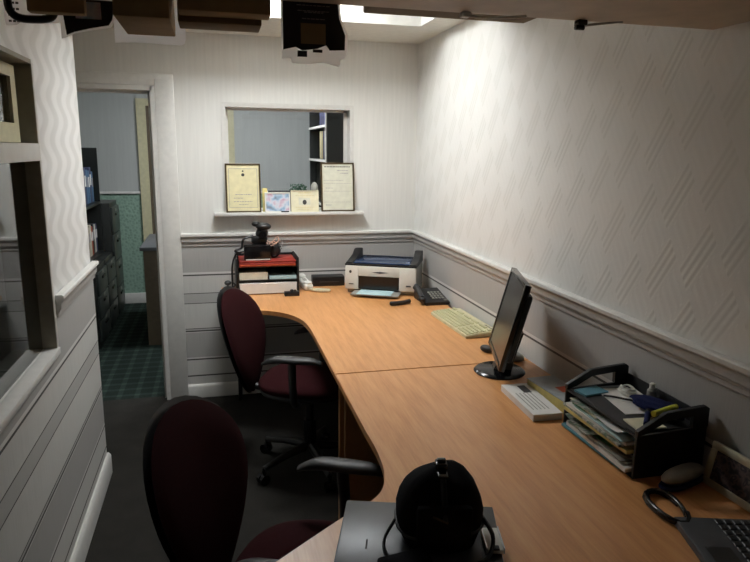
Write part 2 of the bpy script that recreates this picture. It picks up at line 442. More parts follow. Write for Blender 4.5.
# left-wall window
w2 = bpy.data.objects.new('window_2', None); COL.objects.link(w2); w2['kind'] = 'structure'; w2.location = (XL, (GY0+GY1)/2, GZ0)
mb = MB(); X0 = XL-.036
mb.b2((XL-LT,GY1-.002,GZ0),(XL+.010,GY1+.012,GZ1)); mb.b2((XL-LT,GY0,GZ1-.002),(XL+.010,GY1+.012,GZ1+.012)); mb.b2((XL-LT,GY0-.012,GZ0),(XL+.01,GY0+.002,GZ1))
kid(mb, 'window_lining', M['tan_paint'], w2)
mb = MB(); mb.b2((X0-.03,GY0,1.572),(XL+.012,GY1,1.630), bev=.003)
mb.b2((XL-.03,GY0-.03,GZ0-.022),(XL+.018,GY1+.018,GZ0+.004), bev=.004)
mb.b2((XL+.004,GY1,GZ0),(XL+.012,GY1+.022,GZ1+.014), bev=.003)
kid(mb, 'window_frame', M['white_paint'], w2)
kid(MB().b2((XL-LT,GY0,GZ0-.01),(XL-.03,GY1,GZ0+.003)), 'window_sill', M['white_paint'], w2)
kid(MB().b2((X0-.004,GY0,GZ0+.004),(X0,GY1,1.572)), 'pane', M['glass_tint'], w2)
mb = MB(); yr = GY1-.012
mb.b2((X0-.03,yr-.095,1.632),(X0+.008,yr-.045,1.872)); mb.b2((X0-.03,GY0,1.632),(X0+.008,yr-.095,1.692)); mb.b2((X0-.03,GY0,1.835),(X0+.008,yr-.095,1.872))
kid(mb, 'opening_sash', M['cream_paint'], w2)
kid(MB().b2((X0-.006,GY0,1.692),(X0-.002,yr-.095,1.835)), 'pane', M['glass_tint'], w2)

# door opening in the back wall
d1 = bpy.data.objects.new('door_1', None); COL.objects.link(d1); d1['kind'] = 'structure'; d1.location = (DX1, 0, 0)
mb = MB()
mb.b2((DX1+.015,-.012,0),(-1.535,0,2.02), bev=.004); mb.b2((DX0-.11,-.012,0),(DX0-.015,0,2.02), bev=.004); mb.b2((DX0-.11,-.011,1.982),(-1.535,0,2.05), bev=.004)
kid(mb, 'casing', M['white_paint'], d1)
mb = MB()
mb.b2((DX1-.012,-.014,0),(DX1+.015,T+.01,DTOP+.012)); mb.b2((DX0-.015,-.014,0),(DX0+.012,T+.01,DTOP+.012)); mb.b2((DX0,-.014,DTOP-.012),(DX1,T+.01,DTOP+.015))
mb.b2((DX1-.028,.03,0),(DX1-.012,.07,DTOP-.012)); mb.b2((DX0,.03,DTOP-.028),(DX1,.07,DTOP-.012))
kid(mb, 'jamb', M['white_paint'], d1)

# ------------------------------------------------------------ room beyond the door
FY = 2.84; BXL = -2.88; BXR = .6
S('wall_far', MB().b2((-3.3,FY,1.16),(.9,FY+.1,2.6)), M['paper_grey'])
S('wall_far_lower', MB().b2((-3.3,FY,0),(.9,FY+.1,1.16)), M['paper_green'])
S('trim_4', MB().b2((-3.0,FY-.02,1.15),(-2.056,FY,1.175), bev=.005).b2((-1.099,FY-.02,1.15),(.6,FY,1.175), bev=.005), M['white_paint'])
S('baseboard_far', MB().b2((-3.0,FY-.02,0),(-2.056,FY,.11), bev=.005), M['white_paint'])
S('wall_back_room_left', MB().b2((BXL-.1,T,0),(BXL,FY,2.6)), M['paper_grey'])
S('wall_back_room_right', MB().b2((BXR,T,0),(BXR+.1,FY,2.6)), M['paper_grey'])
S('ceiling_back', MB().b2((-3.3,T,2.5),(.9,FY+.1,2.6)), M['ceiling'])
d2 = bpy.data.objects.new('door_2', None); COL.objects.link(d2); d2['kind'] = 'structure'; d2.location = (-1.6, FY, 0)
mb = MB(); mb.b2((-2.055,FY-.035,0),(-1.965,FY-.0005,2.10)); mb.b2((-1.965,FY-.035,2.03),(-1.19,FY-.0005,2.10)); mb.b2((-1.19,FY-.035,0),(-1.1,FY-.0005,2.10))
kid(mb, 'casing', M['cream_paint'], d2)
mb = MB(); mb.b2((-1.965,FY-.012,0),(-1.19,FY-.0005,2.03)); kid(mb, 'door_leaf', M['tan_cab'], d2)
mb = MB(); mb.b2((-1.90,FY-.02,.1),(-1.80,FY-.012,1.9)); mb.b2((-1.38,FY-.02,.1),(-1.25,FY-.012,1.9)); kid(mb, 'door_panel', M['cream_paint'], d2)

lb = thing('ceiling_light', 'added unseen cool light on the ceiling beyond the doorway', 'light', (-1.0,1.3,2.5))  # unseen fitting, added to give the back room its cool light
MB().b2((-.5,-.15,-.03),(.5,.15,0)).build('housing', M['white_paint'], lb)
MB().b2((-.48,-.13,-.04),(.48,.13,-.0305)).build('diffuser', M['added_lamp_back'], lb)

def cabinet(label, y0, y1, h, nd, group=None):
    t = thing('filing_cabinet', label, 'filing cabinet', (-2.55,(y0+y1)/2,0), 0, group)
    hw = (y1-y0)/2-.002
    MB().b2((-.31,-hw,0),(.28,hw,h), bev=.004).build('body', M['cab'], t)
    dh = (h-.08)/nd
    for i in range(nd):
        z0 = .05+i*dh
        dr = MB().b2((.281,-hw+.012,z0),(.30,hw-.012,z0+dh-.012), bev=.003).build('drawer', M['cab_front'], t)
        MB().b2((.301,-.06,z0+dh*.62),(.312,.06,z0+dh*.62+.022), bev=.004).build('handle', M['black_gloss'], dr)
        MB().b2((.301,-.03,z0+dh*.62+.04),(.304,.03,z0+dh*.62+.062)).build('label_holder', M['grey_pl'], dr)
    return t
cabinet('low black filing cabinet beyond the doorway, nearest the door', 1.22, 1.68, .66, 3)
cabinet('low black filing cabinet between the nearer low one and the tall one', 1.69, 2.16, .66, 3)
cabinet('tall black filing cabinet standing before the green wall', 2.17, 2.63, 1.11, 4)
bc = thing('bookcase', 'black two-tier bookcase of binders and books standing on low filing cabinets', 'bookcase', (-2.6,1.70,.662))
mb = MB()
mb.b2((-.27,-.45,0),(.26,-.43,.95)); mb.b2((-.27,.43,0),(.26,.45,.95)); mb.b2((-.27,-.43,0),(-.255,.43,.95))
mb.build('case', M['cab'], bc)
for z in (.0,.45,): MB().b2((-.255,-.43,z),(.26,.43,z+.02)).build('shelf', M['cab'], bc)
bk_cols = [((120,52,36),'red-brown'),((196,190,172),'off-white'),((60,66,96),'navy'),((176,168,150),'buff'),((44,44,46),'black'),((150,70,46),'rust'),((70,104,136),'blue'),((206,202,190),'cream')]
mcache = {}
def cmat(c, rough=.6):
    if c not in mcache: mcache[c] = simple('spine_%d' % len(mcache), c, rough)
    return mcache[c]
ordinal = ['first','second','third','fourth','fifth','sixth','seventh','eighth','ninth','tenth','eleventh','twelfth','thirteenth']
y = -.42+1.70; i = 0
seqs = {0: [0,1,5,7,4,0,3,1,5,4,7,2], 1: [4,3,1,3,7,2,6,6,2,6]}
for tier, z, hh, dp, n in ((0,.684,.29,.2,12),(1,1.134,.31,.27,10)):
    y = 1.285; th = .80/n
    for j in range(n):
        c, nm = bk_cols[seqs[tier][j]]
        h_ = hh*random.uniform(.86,1)
        kind = 'book' if tier == 0 else 'ring_binder'
        b = thing(kind, f'{nm} {kind.replace("_"," ")}, {ordinal[j]} from the door on the {"lower" if tier==0 else "upper"} tier of the black bookcase', 'book' if tier==0 else 'binder', (-2.38,y+th/2,z+.0), 0, 'books on the lower tier' if tier==0 else 'binders on the upper tier')
        MB().b2((-dp,-th*.47,.0),(.0,th*.47,h_), bev=.003).build('cover', cmat(c), b)
        MB().b2((.0005,-th*.3,h_*.5),(.002,th*.3,h_*.8)).build('spine_label', M['paper'] if (j%3) else M['ink_light'], b)
        y += th
# papers on the top of it
tc_ = thing('desk', 'dark cabinet-like desk end with grey top just inside the doorway', 'desk', (-1.6,1.65,0))
MB().b2((-.30,-.40,0),(.4,.40,.80)).build('body', M['tan_cab'], tc_)
MB().b2((-.325,-.43,.80),(.42,.43,.83), bev=.004).build('worktop', M['tan_top'], tc_)
# bookcase behind the window
bw = thing('bookcase', 'tall dark bookcase with white shelf edges seen through the back window', 'bookcase', (-.22,1.5,0))
MB().b2((-.21,-.49,0),(.2,-.4602,2.05)).build('side_panel', M['cab'], bw); MB().b2((-.21,.4602,0),(.2,.49,2.05)).build('side_panel', M['cab'], bw); MB().b2((.1902,-.46,0),(.2,.46,2.05)).build('back_panel', M['cab'], bw)
MB().b2((-.222,-.492,0),(-.2105,-.462,2.05)).build('edge_strip', M['white_paint'], bw)
for z in (.3,.75,1.15,1.52,1.80,2.03):
    s_ = MB().b2((-.21,-.46,z),(.19,.46,z+.018)).build('shelf', M['cab'], bw)
    MB().b2((-.222,-.462,z),(-.2105,.46,z+.018)).build('edge_strip', M['white_paint'], s_)
names2 = [((176,160,110),'ochre'),((70,74,110),'indigo'),((150,150,130),'grey-green'),((40,40,44),'black'),((190,180,140),'straw')]
for tier, z in enumerate((1.538,1.818)):
    for j in range(8):
        c, nm = names2[(j*2+tier) % 5] if tier == 0 else names2[[1,3,1,1,3,1,3,1][j]]
        b = MB().b2((-.10,-.02,0),(.10,.02,.2 if tier else .235), bev=.003).build('book', cmat(c))
        tag(place(b, (-.32,1.07+j*.05,z+.001)), f'{nm} book, {ordinal[j]} from the near end of the {"upper" if tier else "middle"} shelf behind the window', 'book', 'books behind the window')

# ------------------------------------------------------------ desks
def arc_pts(pts, n=4):
    # Catmull-Rom through the points
    P = [Vector(p) for p in pts]; out = []
    for i in range(len(P)-1):
        p0 = P[max(i-1,0)]; p1 = P[i]; p2 = P[i+1]; p3 = P[min(i+2,len(P)-1)]
        for k in range(n):
            t = k/n
            out.append(tuple(.5*((2*p1)+(-p0+p2)*t+(2*p0-5*p1+4*p2-p3)*t*t+(-p0+3*p1-3*p2+p3)*t**3)))
    out.append(tuple(P[-1])); return out
def desktop(poly, t):
    o = MB().prism(poly, 'z', DZ-.025, DZ, bev=.003).build('worktop', [M['beech']], t)
    return o
dA = thing('desk', 'beech L-shaped desk against the back wall carrying the printer', 'desk', (0,0,0))
curve = arc_pts([(-1.30,-.64),(-1.16,-.665),(-1.04,-.715),(-.955,-.80),(-.90,-.93),(-.882,-1.10),(-.88,-1.30)], 5)
polyA = [(-.032,-.031),(-1.30,-.031)] + curve + [(-.88,-1.774),(-.032,-1.774)]
desktop(polyA, dA)
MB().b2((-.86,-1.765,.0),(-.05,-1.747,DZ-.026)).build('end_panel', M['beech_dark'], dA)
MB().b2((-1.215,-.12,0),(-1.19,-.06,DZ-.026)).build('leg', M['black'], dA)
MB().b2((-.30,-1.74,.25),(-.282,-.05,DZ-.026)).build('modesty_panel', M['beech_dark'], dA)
dB = thing('desk', 'beech curved desk nearest the camera carrying letter trays and laptops', 'desk', (0,0,0))
curve = arc_pts([(-.88,-2.30),(-.878,-2.45),(-.888,-2.57),(-.915,-2.66),(-.96,-2.715),(-1.03,-2.76),(-1.21,-2.90),(-1.36,-3.02),(-1.40,-3.12)], 5)
polyB = [(-.032,-1.778),(-.88,-1.778)] + curve + [(-1.40,-3.60),(-.032,-3.60)]
desktop(polyB, dB)
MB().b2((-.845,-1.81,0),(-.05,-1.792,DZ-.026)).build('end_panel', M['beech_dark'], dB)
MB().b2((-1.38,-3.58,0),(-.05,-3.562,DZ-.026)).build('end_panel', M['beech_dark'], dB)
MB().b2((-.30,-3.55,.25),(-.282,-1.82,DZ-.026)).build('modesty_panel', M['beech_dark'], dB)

# ------------------------------------------------------------ office chairs, facing +X
def disc_pad(mb, outline, xf, bulge, off, rings=8, n=40, mi=0, back=None):
    # a pillow: outline(t)->(y,z); xf(y,z)->x of the mid surface
    cy_, cz_ = outline(None)
    fr = []; 
    for side, bl in ((1, bulge), (-1, back if back is not None else bulge)):
        g = []
        for i in range(1, rings+1):
            r = i/rings
            g.append([])
            for j in range(n):
                yy, zz = outline(2*PI*j/n); y_ = cy_+(yy-cy_)*r; z_ = cz_+(zz-cz_)*r
                g[-1].append(mb.bm.verts.new((xf(y_, z_)+side*bl*(1-r**2.6)**.5+off, y_, z_)) if (i < rings or side == 1) else None)
        c = mb.bm.verts.new((xf(cy_, cz_)+side*bl+off, cy_, cz_)); fr.append((g, c))
    fr[1][0][-1][:] = fr[0][0][-1]
    for g, c in fr:
        for j in range(n):
            mb.bm.faces.new((c, g[0][j], g[0][(j+1)%n])).material_index = mi
            for i in range(rings-1):
                mb.bm.faces.new((g[i][j], g[i+1][j], g[i+1][(j+1)%n], g[i][(j+1)%n])).material_index = mi
    return mb
BACK_TOP = 1.0
def back_outline(t):
    if t is None: return (0, .655)
    s_ = math.sin(t); return (math.cos(t)*.228*(1+.32*s_-.08*s_*s_), .655+.265*s_)
def back_xf(y, z): return -.325-.26*(z-.6)-.0+.55*y*y-.5*(z-.68)**2*.6
def make_chair(label):
    t = thing('office_chair', label, 'chair')
    disc_pad(MB(), back_outline, back_xf, .026, 0, mi=0, back=.008).build('backrest', M['maroon'], t, 60)
    def bo(t_):
        y, z = back_outline(t_)
        return (y, z) if t_ is None else (y*1.045, .655+(z-.655)*1.035)
    disc_pad(MB(), bo, back_xf, .006, -.018, back=.022).build('back_shell', M['black'], t, 60)
    # seat cushion and shell
    mb = MB(); mb.ell((0,0,.475), (.245,.235,.036), p=.72, u=36, v=14); mb.build('seat', M['maroon'], t, 60)
    mb = MB(); mb.ell((-.005,0,.445), (.235,.225,.030), p=.75, u=36, v=14); mb.build('seat_shell', M['black'], t, 60)
    mb = MB(); mb.tube([(-.10,0,.405),(-.24,0,.41),(-.345,0,.43),(-.365,0,.53),(-.395,0,.66)], [.02,.02,.022,.022,.02], 10); mb.box((-.03,0,.405),(.2,.16,.03), bev=.008)
    mb.build('back_bar', M['black'], t)
    for sg in (-1,1):
        a = MB(); yb = .262*sg
        a.tube([(-.0,.17*sg,.425),(-.0,.24*sg,.43),(0,.268*sg,.455),(-.005,.272*sg,.54),(-.01,yb,.648)], [.017,.018,.019,.018,.02], 12)
        ap = a.build('arm_post', M['black'], t, 50)
        g = MB(); n = 14
        # the pad: a long rounded bar, drooping at the rear
        pts = []; rad = []
        for i in range(n+1):
            s_ = i/n; x = -.155+.29*s_
            z = .662-.028*max(0,(.35-s_)/.35)**2-.012*max(0,(s_-.8)/.2)**2
            pts.append((x, z)); w_ = .036*math.sin(PI*min(max(s_,.03),.97))**.35; rad.append(w_)
        rings = []
        for (x, z), w_ in zip(pts, rad):
            rings.append([g.bm.verts.new((x, yb+w_*math.cos(2*PI*j/16), z+.017*min(1,w_/.03)*math.sin(2*PI*j/16))) for j in range(16)])
        for A, B in zip(rings, rings[1:]):
            for j in range(16): g.bm.faces.new((A[j],A[(j+1)%16],B[(j+1)%16],B[j]))
        g.bm.faces.new(rings[0]); g.bm.faces.new(rings[-1])
        g.build('arm_pad', M['black_soft'], ap, 60)
    MB().cyl((0,0,.12),(0,0,.26),.032).cyl((0,0,.26),(0,0,.40),.019).build('gas_column', M['black_gloss'], t)
    MB().cyl((0,0,.085),(0,0,.13),.045,.04).build('hub', M['black'], t)
    for k in range(5):
        a = 2*PI*k/5+.3; c, s_ = math.cos(a), math.sin(a)
        MB().tube([(c*.03,s_*.03,.115),(c*.16,s_*.16,.105),(c*.285,s_*.285,.078)], [.024,.02,.015], 10).build('star_leg', M['black'], t)
        ca = MB(); ca.cyl((c*.285,s_*.285,.05),(c*.285,s_*.285,.078),.008)
        px, py = -s_, c
        for sd in (-1,1):
            o_ = (c*.29+px*.014*sd, s_*.29+py*.014*sd)
            ca.cyl((o_[0]-px*.009,o_[1]-py*.009,.0265),(o_[0]+px*.009,o_[1]+py*.009,.0265),.026, n=18)
        ca.ell((c*.287,s_*.287,.036),(.02,.02,.018))
        ca.build('castor', M['black_gloss'], t)
    return t
ch = make_chair('maroon office chair with black arms nearest the camera, by the curved desk edge')
place(ch, (-1.075,-2.60,0), R(-27)); ch['group'] = 'office chairs'
copy_tree(ch, (-.885,-1.09,0), R(-24), 'maroon office chair farther back, tucked under the desk by the back wall', 'office chairs')

# ------------------------------------------------------------ shelf overhead and what is on it
SZ = 1.948
sh = thing('wall_shelf', 'taupe shelf board spanning the room above the camera', 'shelf', (0,-2.61,SZ))
MB().b2((XL+.002,-.55,0),(-.002,0,.022), bev=.002).build('board', M['shelf'], sh)
def hung_box(label, x0, x1, y0, y1, z0, h, mat, tab=True):
    t = thing('cardboard_box', label, 'box', ((x0+x1)/2,(y0+y1)/2,z0)); w_, d_ = (x1-x0)/2, (y1-y0)/2
    MB().b2((-w_,-d_,0),(w_,d_,h),bev=.003).build('body', mat, t)
    if tab:
        zt = SZ+.0225-z0
        MB().b2((-w_*.6,-d_-.14,zt),(w_*.6,-d_-.0005,zt+.003)).build('hanging_tab', M['brown_box_dark'], t)
    return t
hung_box('brown box hanging off the shelf left of the hanging black bag', -1.381,-1.178,-2.60,-2.535,1.918,.14,M['brown_box'])
hung_box('darker brown box tucked behind the wide brown box left of the black bag', -1.385,-1.195,-2.534,-2.44,1.905,.12,M['brown_box_dark'],False)
hung_box('brown box above the doorway with cloudy plastic film behind it', -1.515,-1.399,-2.60,-2.36,1.898,.15,M['brown_box'])
hung_box('brown box at the top left corner between a strap and a black bag', -1.683,-1.571,-2.60,-2.57,1.897,.15,M['brown_box'])
Z1 = 1.8855
def hook(t, y_, w_=.012):
    z_ = SZ+.0225-t.location.z
    MB().b2((-w_,-2.72-t.location.y,z_),(w_,.002,z_+.002)).b2((-w_,-.0005,z_-.03),(w_,.0018,z_+.002)).build('hanging_tab', M['film_grey'], t)
tr = thing('plastic_film', 'cloudy clear plastic film hanging behind the brown box above the doorway', 'plastic film', (-1.460,-2.352,1.878))
MB().prism(arc_pts([(-.086,.0),(-.02,.003),(.05,.001),(.082,.006),(.085,.05),(.085,.09)],3)+[(-.086,.09)], 'y', -.001, .001).build('sheet', M['film_grey'], tr)
MB().prism([(-.03,.092),(.03,.092),(.03,.0915),(-.03,.0915)], 'y', -.006, .001).build('top_flap', M['film_grey'], tr)
ct = thing('printed_packet', 'white printed packet hanging behind a black strap at the top left corner', 'packet', (-1.705,-2.46,1.888))
MB().prism([(-.058,.012),(-.056,.0),(-.035,.002),(-.025,.008),(.0,.006),(.058,.012),(.06,.075),(-.058,.075)], 'y', -.001, .002).build('sheet', M['film'], ct)
for r_ in range(4):
    mb = MB()
    for q in range(6 if r_ == 0 else 3): mb.b2((-.05+q*.0085,-.002,.008+.013*r_),(-.044+q*.0085,-.0012,.0125+.013*r_))
    mb.build('printing', M['ink'], ct)
hook(ct, 0); hook(tr, 0)
st = thing('strap', 'thick black strap looped below the top left shelf', 'strap', (-1.685,-2.55,Z1+.012))
MB().tube(arc_pts([(-.06,-.14,.088),(-.055,.0,.09),(-.05,.012,.05),(-.047,.012,.012),(-.03,.012,-.004),(0,.012,-.006),(.03,.012,-.002),(.042,.012,.012),(.046,.012,.05),(.05,0,.09),(.05,-.14,.088)],4),.0085,8).build('loop', M['black'], st, 60)
t = thing('plastic_bag', 'black plastic bag with white edge hanging from the shelf beside the brown box', 'bag', (-1.58,-2.50,1.86))
MB().prism([(-.060,.085),(-.060,-.0),(-.050,.003),(-.032,.013),(.0,.020),(.046,.029),(.056,.045),(.060,.085)], 'y', 0, .002, bev=.0005).build('hem', M['film'], t)
MB().prism([(-.056,.085),(-.048,.008),(-.030,.017),(.0,.024),(.042,.033),(.050,.045),(.058,.085)], 'y', -.006, -.001, bev=.001).build('bag_front', M['film_black'], t)
MB().b2((-.026,-.0075,.044),(.028,-.0065,.08)).build('sticker', M['photo_light'], t)
hook(t, 0, .03)
def blob_bag(name, label, loc, sx, sy, sz, seed, mat, rot=(0,0,0)):
    from mathutils import noise
    mb = MB(); bmesh.ops.create_icosphere(mb.bm, subdivisions=4, radius=1)
    for v in mb.bm.verts:
        d_ = 1+.22*noise.noise(v.co*2.2+Vector((seed,0,0)))+.08*noise.noise(v.co*6+Vector((seed,3,0)))
        v.co = Vector((v.co.x*sx*d_, v.co.y*sy*d_, v.co.z*sz*d_))
    o = mb.build(name, mat, None, 180); place(o, loc, rot=rot); return o
# hanging black and white bag: a thick draped film, front at Y=-2.58
t = thing('carrier_bag', 'black carrier bag with white lower edge hanging off the shelf before the light', 'bag', (-1.072,-2.585,1.80))
def slab(pts, y0, y1): return MB().prism(pts, 'y', y0, y1, bev=.0006)
outer = [(-.083,.171),(-.083,.06),(-.082,.028),(-.060,.032),(-.058,.019),(-.02,.016),(.010,.024),(.05,.015),(.056,.017),(.055,.032),(.067,.033),(.073,.05),(.074,.085),(.058,.12),(.053,.171)]
slab(outer, -.002, .001).build('bag_back', M['film'], t)
inner = [(-.079,.171),(-.079,.047),(-.05,.055),(-.035,.047),(0,.052),(.022,.062),(.03,.05),(.066,.052),(.067,.085),(.052,.12),(.047,.171)]
slab(inner, -.006, -.0025).build('bag_front', M['film_black'], t)
MB().b2((-.08,-.30,.1715),(.05,.0,.1725)).build('top_flap', M['film_black'], t)
mb = MB()
for i, (z, a, b_) in enumerate(((.145,-.047,.03),(.133,-.045,.028),(.130,-.03,.015),(.116,-.035,.02))):
    x = a
    while x < b_:
        w_ = random.uniform(.005,.012); mb.b2((x,-.0072,z),(min(x+w_,b_),-.0062,z+.002)); x += w_+.002
mb.build('printing', M['ink_light'], t)
MB().b2((-.035,-.0072,.158),(.018,-.0062,.172)).build('orange_panel', M['orange'], t)
MB().b2((-.038,-.0074,.062),(.02,-.0062,.107)).build('label_panel', M['brown_box'], t)
mb = MB(); mb.b2((-.046,-.008,.033),(-.024,-.0025,.046)); mb.b2((-.01,-.008,.044),(.012,-.0025,.05)); mb.build('clip', M['black'], t)
# right-hand items
t = thing('cardboard_box', 'wide shallow brown box just over the shelf edge, right of the hanging bag', 'box', (-.70,-2.70,SZ+.0225))
MB().b2((-.225,-.25,0),(.235,.275,.04), bev=.004).build('body', M['brown_box_dark'], t)
t = thing('charger', 'white charger with cable clipped under the shelf edge', 'charger', (-.68,-2.625,SZ-.001))
MB().b2((-.05,-.012,-.012),(-.028,.012,0), bev=.003).build('plug', M['white_pl'], t)
MB().tube(arc_pts([(-.028,0,-.007),(0,-.004,-.010),(.06,-.01,-.008),(.11,-.02,-.004)],4),.0035,8).build('cable', M['white_pl'], t, 60)
t = thing('clamp', 'small black clamp with thin arm under the shelf edge near the right wall', 'clamp', (-.40,-2.625,SZ-.001))
MB().b2((-.022,-.012,-.014),(.004,.012,0), bev=.003).cyl((-.024,0,-.018),(.0,0,-.018),.006).build('jaw', M['black_gloss'], t)
MB().tube([(.0,0,-.012),(.05,-.01,-.006),(.09,-.03,-.004)],[.0035,.003,.002],8).build('arm', M['grey_metal'], t)

# ------------------------------------------------------------ window sill items
SI = 1.2265
def leaning_frame(name, label, x0, x1, h, tilt, fm, pm, bar=.012, y=-.055, z=SI, cat='picture frame', rzz=0):
    w_ = x1-x0
    t = thing(name, label, cat, ((x0+x1)/2, y, z), rot=(-tilt,0,rzz))
    mb = MB(); mb.b2((-w_/2,0,0),(w_/2,.016,bar),bev=.002); mb.b2((-w_/2,0,h-bar),(w_/2,.016,h),bev=.002); mb.b2((-w_/2,0,bar),(-w_/2+bar,.016,h-bar)); mb.b2((w_/2-bar,0,bar),(w_/2,.016,h-bar))
    mb.build('frame', fm, t)
    MB().b2((-w_/2+bar,.006,bar),(w_/2-bar,.014,h-bar)).build('sheet', pm, t)
    return t, w_, h
def rows(t, mat, lst, y=.0052):
    mb = MB()
    for (z, a, b_, th) in lst:
        x = a
        while x < b_-.002:
            w_ = random.uniform(.006,.018); mb.b2((x,y,z),(min(x+w_,b_),y+.0007,z+th)); x += w_+.003
    mb.build('printing', mat, t)
t, w_, h_ = leaning_frame('certificate', 'framed cream certificate leaning at the left end of the window sill', -1.252,-1.035,.305,R(7),M['frame_wood'],M['cert_a'],.010)
mb = MB()
for a, b_ in (((-.088,.0051,.03),(.088,.0056,.032)),((-.088,.0051,.272),(.088,.0056,.274)),((-.088,.0051,.03),(-.086,.0056,.274)),((.086,.0051,.03),(.088,.0056,.274))): mb.b2(a, b_)
mb.build('ruled_border', M['ink_light'], t)
rows(t, M['ink_light'], [(.11,-.05,.05,.004),(.088,-.06,.0,.0035),(.066,-.06,.055,.0035),(.048,-.03,.03,.003)])
MB().ell((0,.006,.235),(.010,.0015,.010)).ell((0,.006,.258),(.006,.0015,.005)).build('crest', M['ink'], t)
t, w_, h_ = leaning_frame('certificate', 'framed ivory certificate leaning at the right end of the window sill', -.650,-.430,.315,R(7),M['frame_wood'],M['cert_b'],.010,y=-.055)
rows(t, M['ink'], [(.285,-.085,.085,.006)])
rows(t, M['ink_light'], [(.262,.0,.07,.004),(.245,.02,.07,.004),(.20,-.09,.04,.002),(.18,-.09,.09,.0015),(.15,-.08,-.03,.003),(.13,-.09,.09,.0015),(.06,-.09,.09,.0015),(.04,-.08,-.04,.004)])
t, w_, h_ = leaning_frame('photo_frame', 'small white landscape photo frame between the certificates', -1.012,-.852,.125,R(9),M['white_pl'],M['photo_light'],.007,y=-.062)
t, w_, h_ = leaning_frame('greeting_card', 'cream square card with small dark picture beside the ivory certificate', -.846,-.668,.138,R(9),M['cream_card'],M['cream_card'],.004,y=-.062,cat='card')
MB().b2((-.04,.0045,.045),(.035,.0058,.09)).build('printed_picture', M['cert_b'], t)
MB().ell((-.002,.0045,.062),(.013,.0012,.016)).build('motif', M['ink'], t)
rows(t, M['yellowish'], [(.12,-.04,.04,.004),(.104,-.06,.06,.002),(.028,-.06,.06,.002),(.016,-.05,.05,.002)], .0033)
o = MB().box((0,0,.004),(.05,.008,.008),bev=.002).build('pen', M['black']); tag(place(o,(-.887,-.069,SI),R(4)),'short black pen lying before the small landscape photo frame','pen')
t = thing('gilt_frame', 'narrow gilt frame edge behind the cream certificate', 'picture frame', (-1.012,-.02,SI), rot=(-R(8),0,0))
MB().b2((-.012,0,0),(.02,.008,.15),bev=.002).build('frame', M['yellowish'], t)
t = thing('dark_photo_frame', 'long dark frame lying behind the small landscape photo frame', 'picture frame', (-.93,-.022,SI), rot=(-R(6),0,0))
MB().b2((-.058,0,0),(.15,.008,.135),bev=.002).build('frame', M['black'], t)
t = thing('figurine', 'small grey ornament standing between the card and the ivory certificate', 'ornament', (-.685,.02,SI))
MB().lathe([(.022,0),(.024,.01),(.015,.03),(.019,.08),(.024,.13),(.022,.165),(.012,.18),(.002,.185)]).build('body', M['grey_pl'], t)
t = thing('garland', 'dark green leafy sprig behind the cream card', 'plant', (-.80,-.012,SI))
mb = MB(); rnd = random.Random(5)
for k in range(80):
    a = rnd.uniform(0,2*PI); x = rnd.uniform(-.045,.06); zz = .135+rnd.uniform(-.01,.035)
    mb.ell((x,rnd.uniform(0,.035),zz),(.012,.004,.003),rot=(rnd.uniform(-1,1),rnd.uniform(-1,1),a),u=6,v=4)
mb.build('leaf_cluster', M['leaf'], t)
MB().lathe([(.02,0),(.026,.02),(.024,.10),(.03,.12)],(0,.018,0)).build('pot', M['grey_dark'], t)

# ------------------------------------------------------------ back desk items
def curve_wire(mb, pts, r, n=6): mb.tube(arc_pts(pts,5), r, n); return mb
t = thing('letter_tray', 'black stacked letter tray with red top tier, left of the white phone', 'letter tray', (-1.02,-.150,DZ+.0005))
W2, D2 = .185,.13
mb = MB()
for z in (.0,.084,.166): mb.b2((-W2,-D2,z),(W2,D2,z+.005))
for sx in (-1,1):
    mb.b2((sx*W2-.006,-D2,0),(sx*W2+.006,D2,.222), bev=.003)
mb.b2((-W2,D2-.006,0),(W2,D2,.215))
mb.build('tray_frame', M['black'], t)
o = MB().b2((-W2+.012,-D2-.012,.0),(W2-.012,D2-.02,.064)).build('paper_stack', M['paper']); tag(place(o,(-1.02,-.150,DZ+.0065)),'white paper block in the bottom tier of the letter tray by the back wall','paper stack')
o = MB().b2((-.085,-.12,0),(.085,.1,.046)).build('paper_stack', M['cert_b']); tag(place(o,(-1.107,-.155,DZ+.0900)),'pale paper stack in the left of the middle tier of that tray','paper stack')
o = MB().b2((-.082,-.12,0),(.082,.1,.020)).build('notepad', M['paper_blue']); tag(place(o,(-.928,-.155,DZ+.0900)),'thin pale blue pad in the right of the middle tier by the back wall','notepad')
t = thing('folder', 'red folder lying across the top of the letter tray', 'folder', (-1.02,-.155,DZ+.1720))
mb = MB(); mb.b2((-.172,-.135,0),(.172,.1,.022),bev=.006); mb.b2((-.17,-.125,.0225),(.172,.095,.036),bev=.006)
mb.build('cover', M['red_folder'], t)
MB().b2((-.165,-.1365,.008),(.165,-.1352,.012)).build('page_edge', M['orange'], t)
ZT = DZ+.172+.0365
t = thing('network_box', 'black upright box with white base line on the red folder', 'electronic box', (-1.075,-.215,ZT))
MB().b2((-.085,-.05,.0),(.075,.04,.095),bev=.005).build('body', M['black_gloss'], t)
MB().b2((-.075,-.052,.002),(.07,-.0505,.008)).build('base_strip', M['white_pl'], t)
MB().b2((-.078,-.052,.088),(.068,-.0505,.0905)).build('top_edge', M['grey_dark'], t)
t = thing('camera', 'black gadget perched on top of the black box below the window', 'camera', (-1.062,-.20,ZT+.0955)); t.scale = (1.3,1.2,1.05)
mb = MB(); mb.box((0,0,.022),(.075,.05,.044),bev=.01); mb.box((.012,0,.06),(.055,.05,.05),rot=(0,.3,0),bev=.014); mb.ell((.02,-.01,.10),(.036,.03,.022)); mb.ell((-.015,0,.115),(.02,.02,.016)); mb.build('body', M['black'], t)
MB().cyl((.012,-.045,.055),(.012,-.02,.055),.018).cyl((.012,-.05,.055),(.012,-.045,.055),.013).build('lens', M['black_gloss'], t)
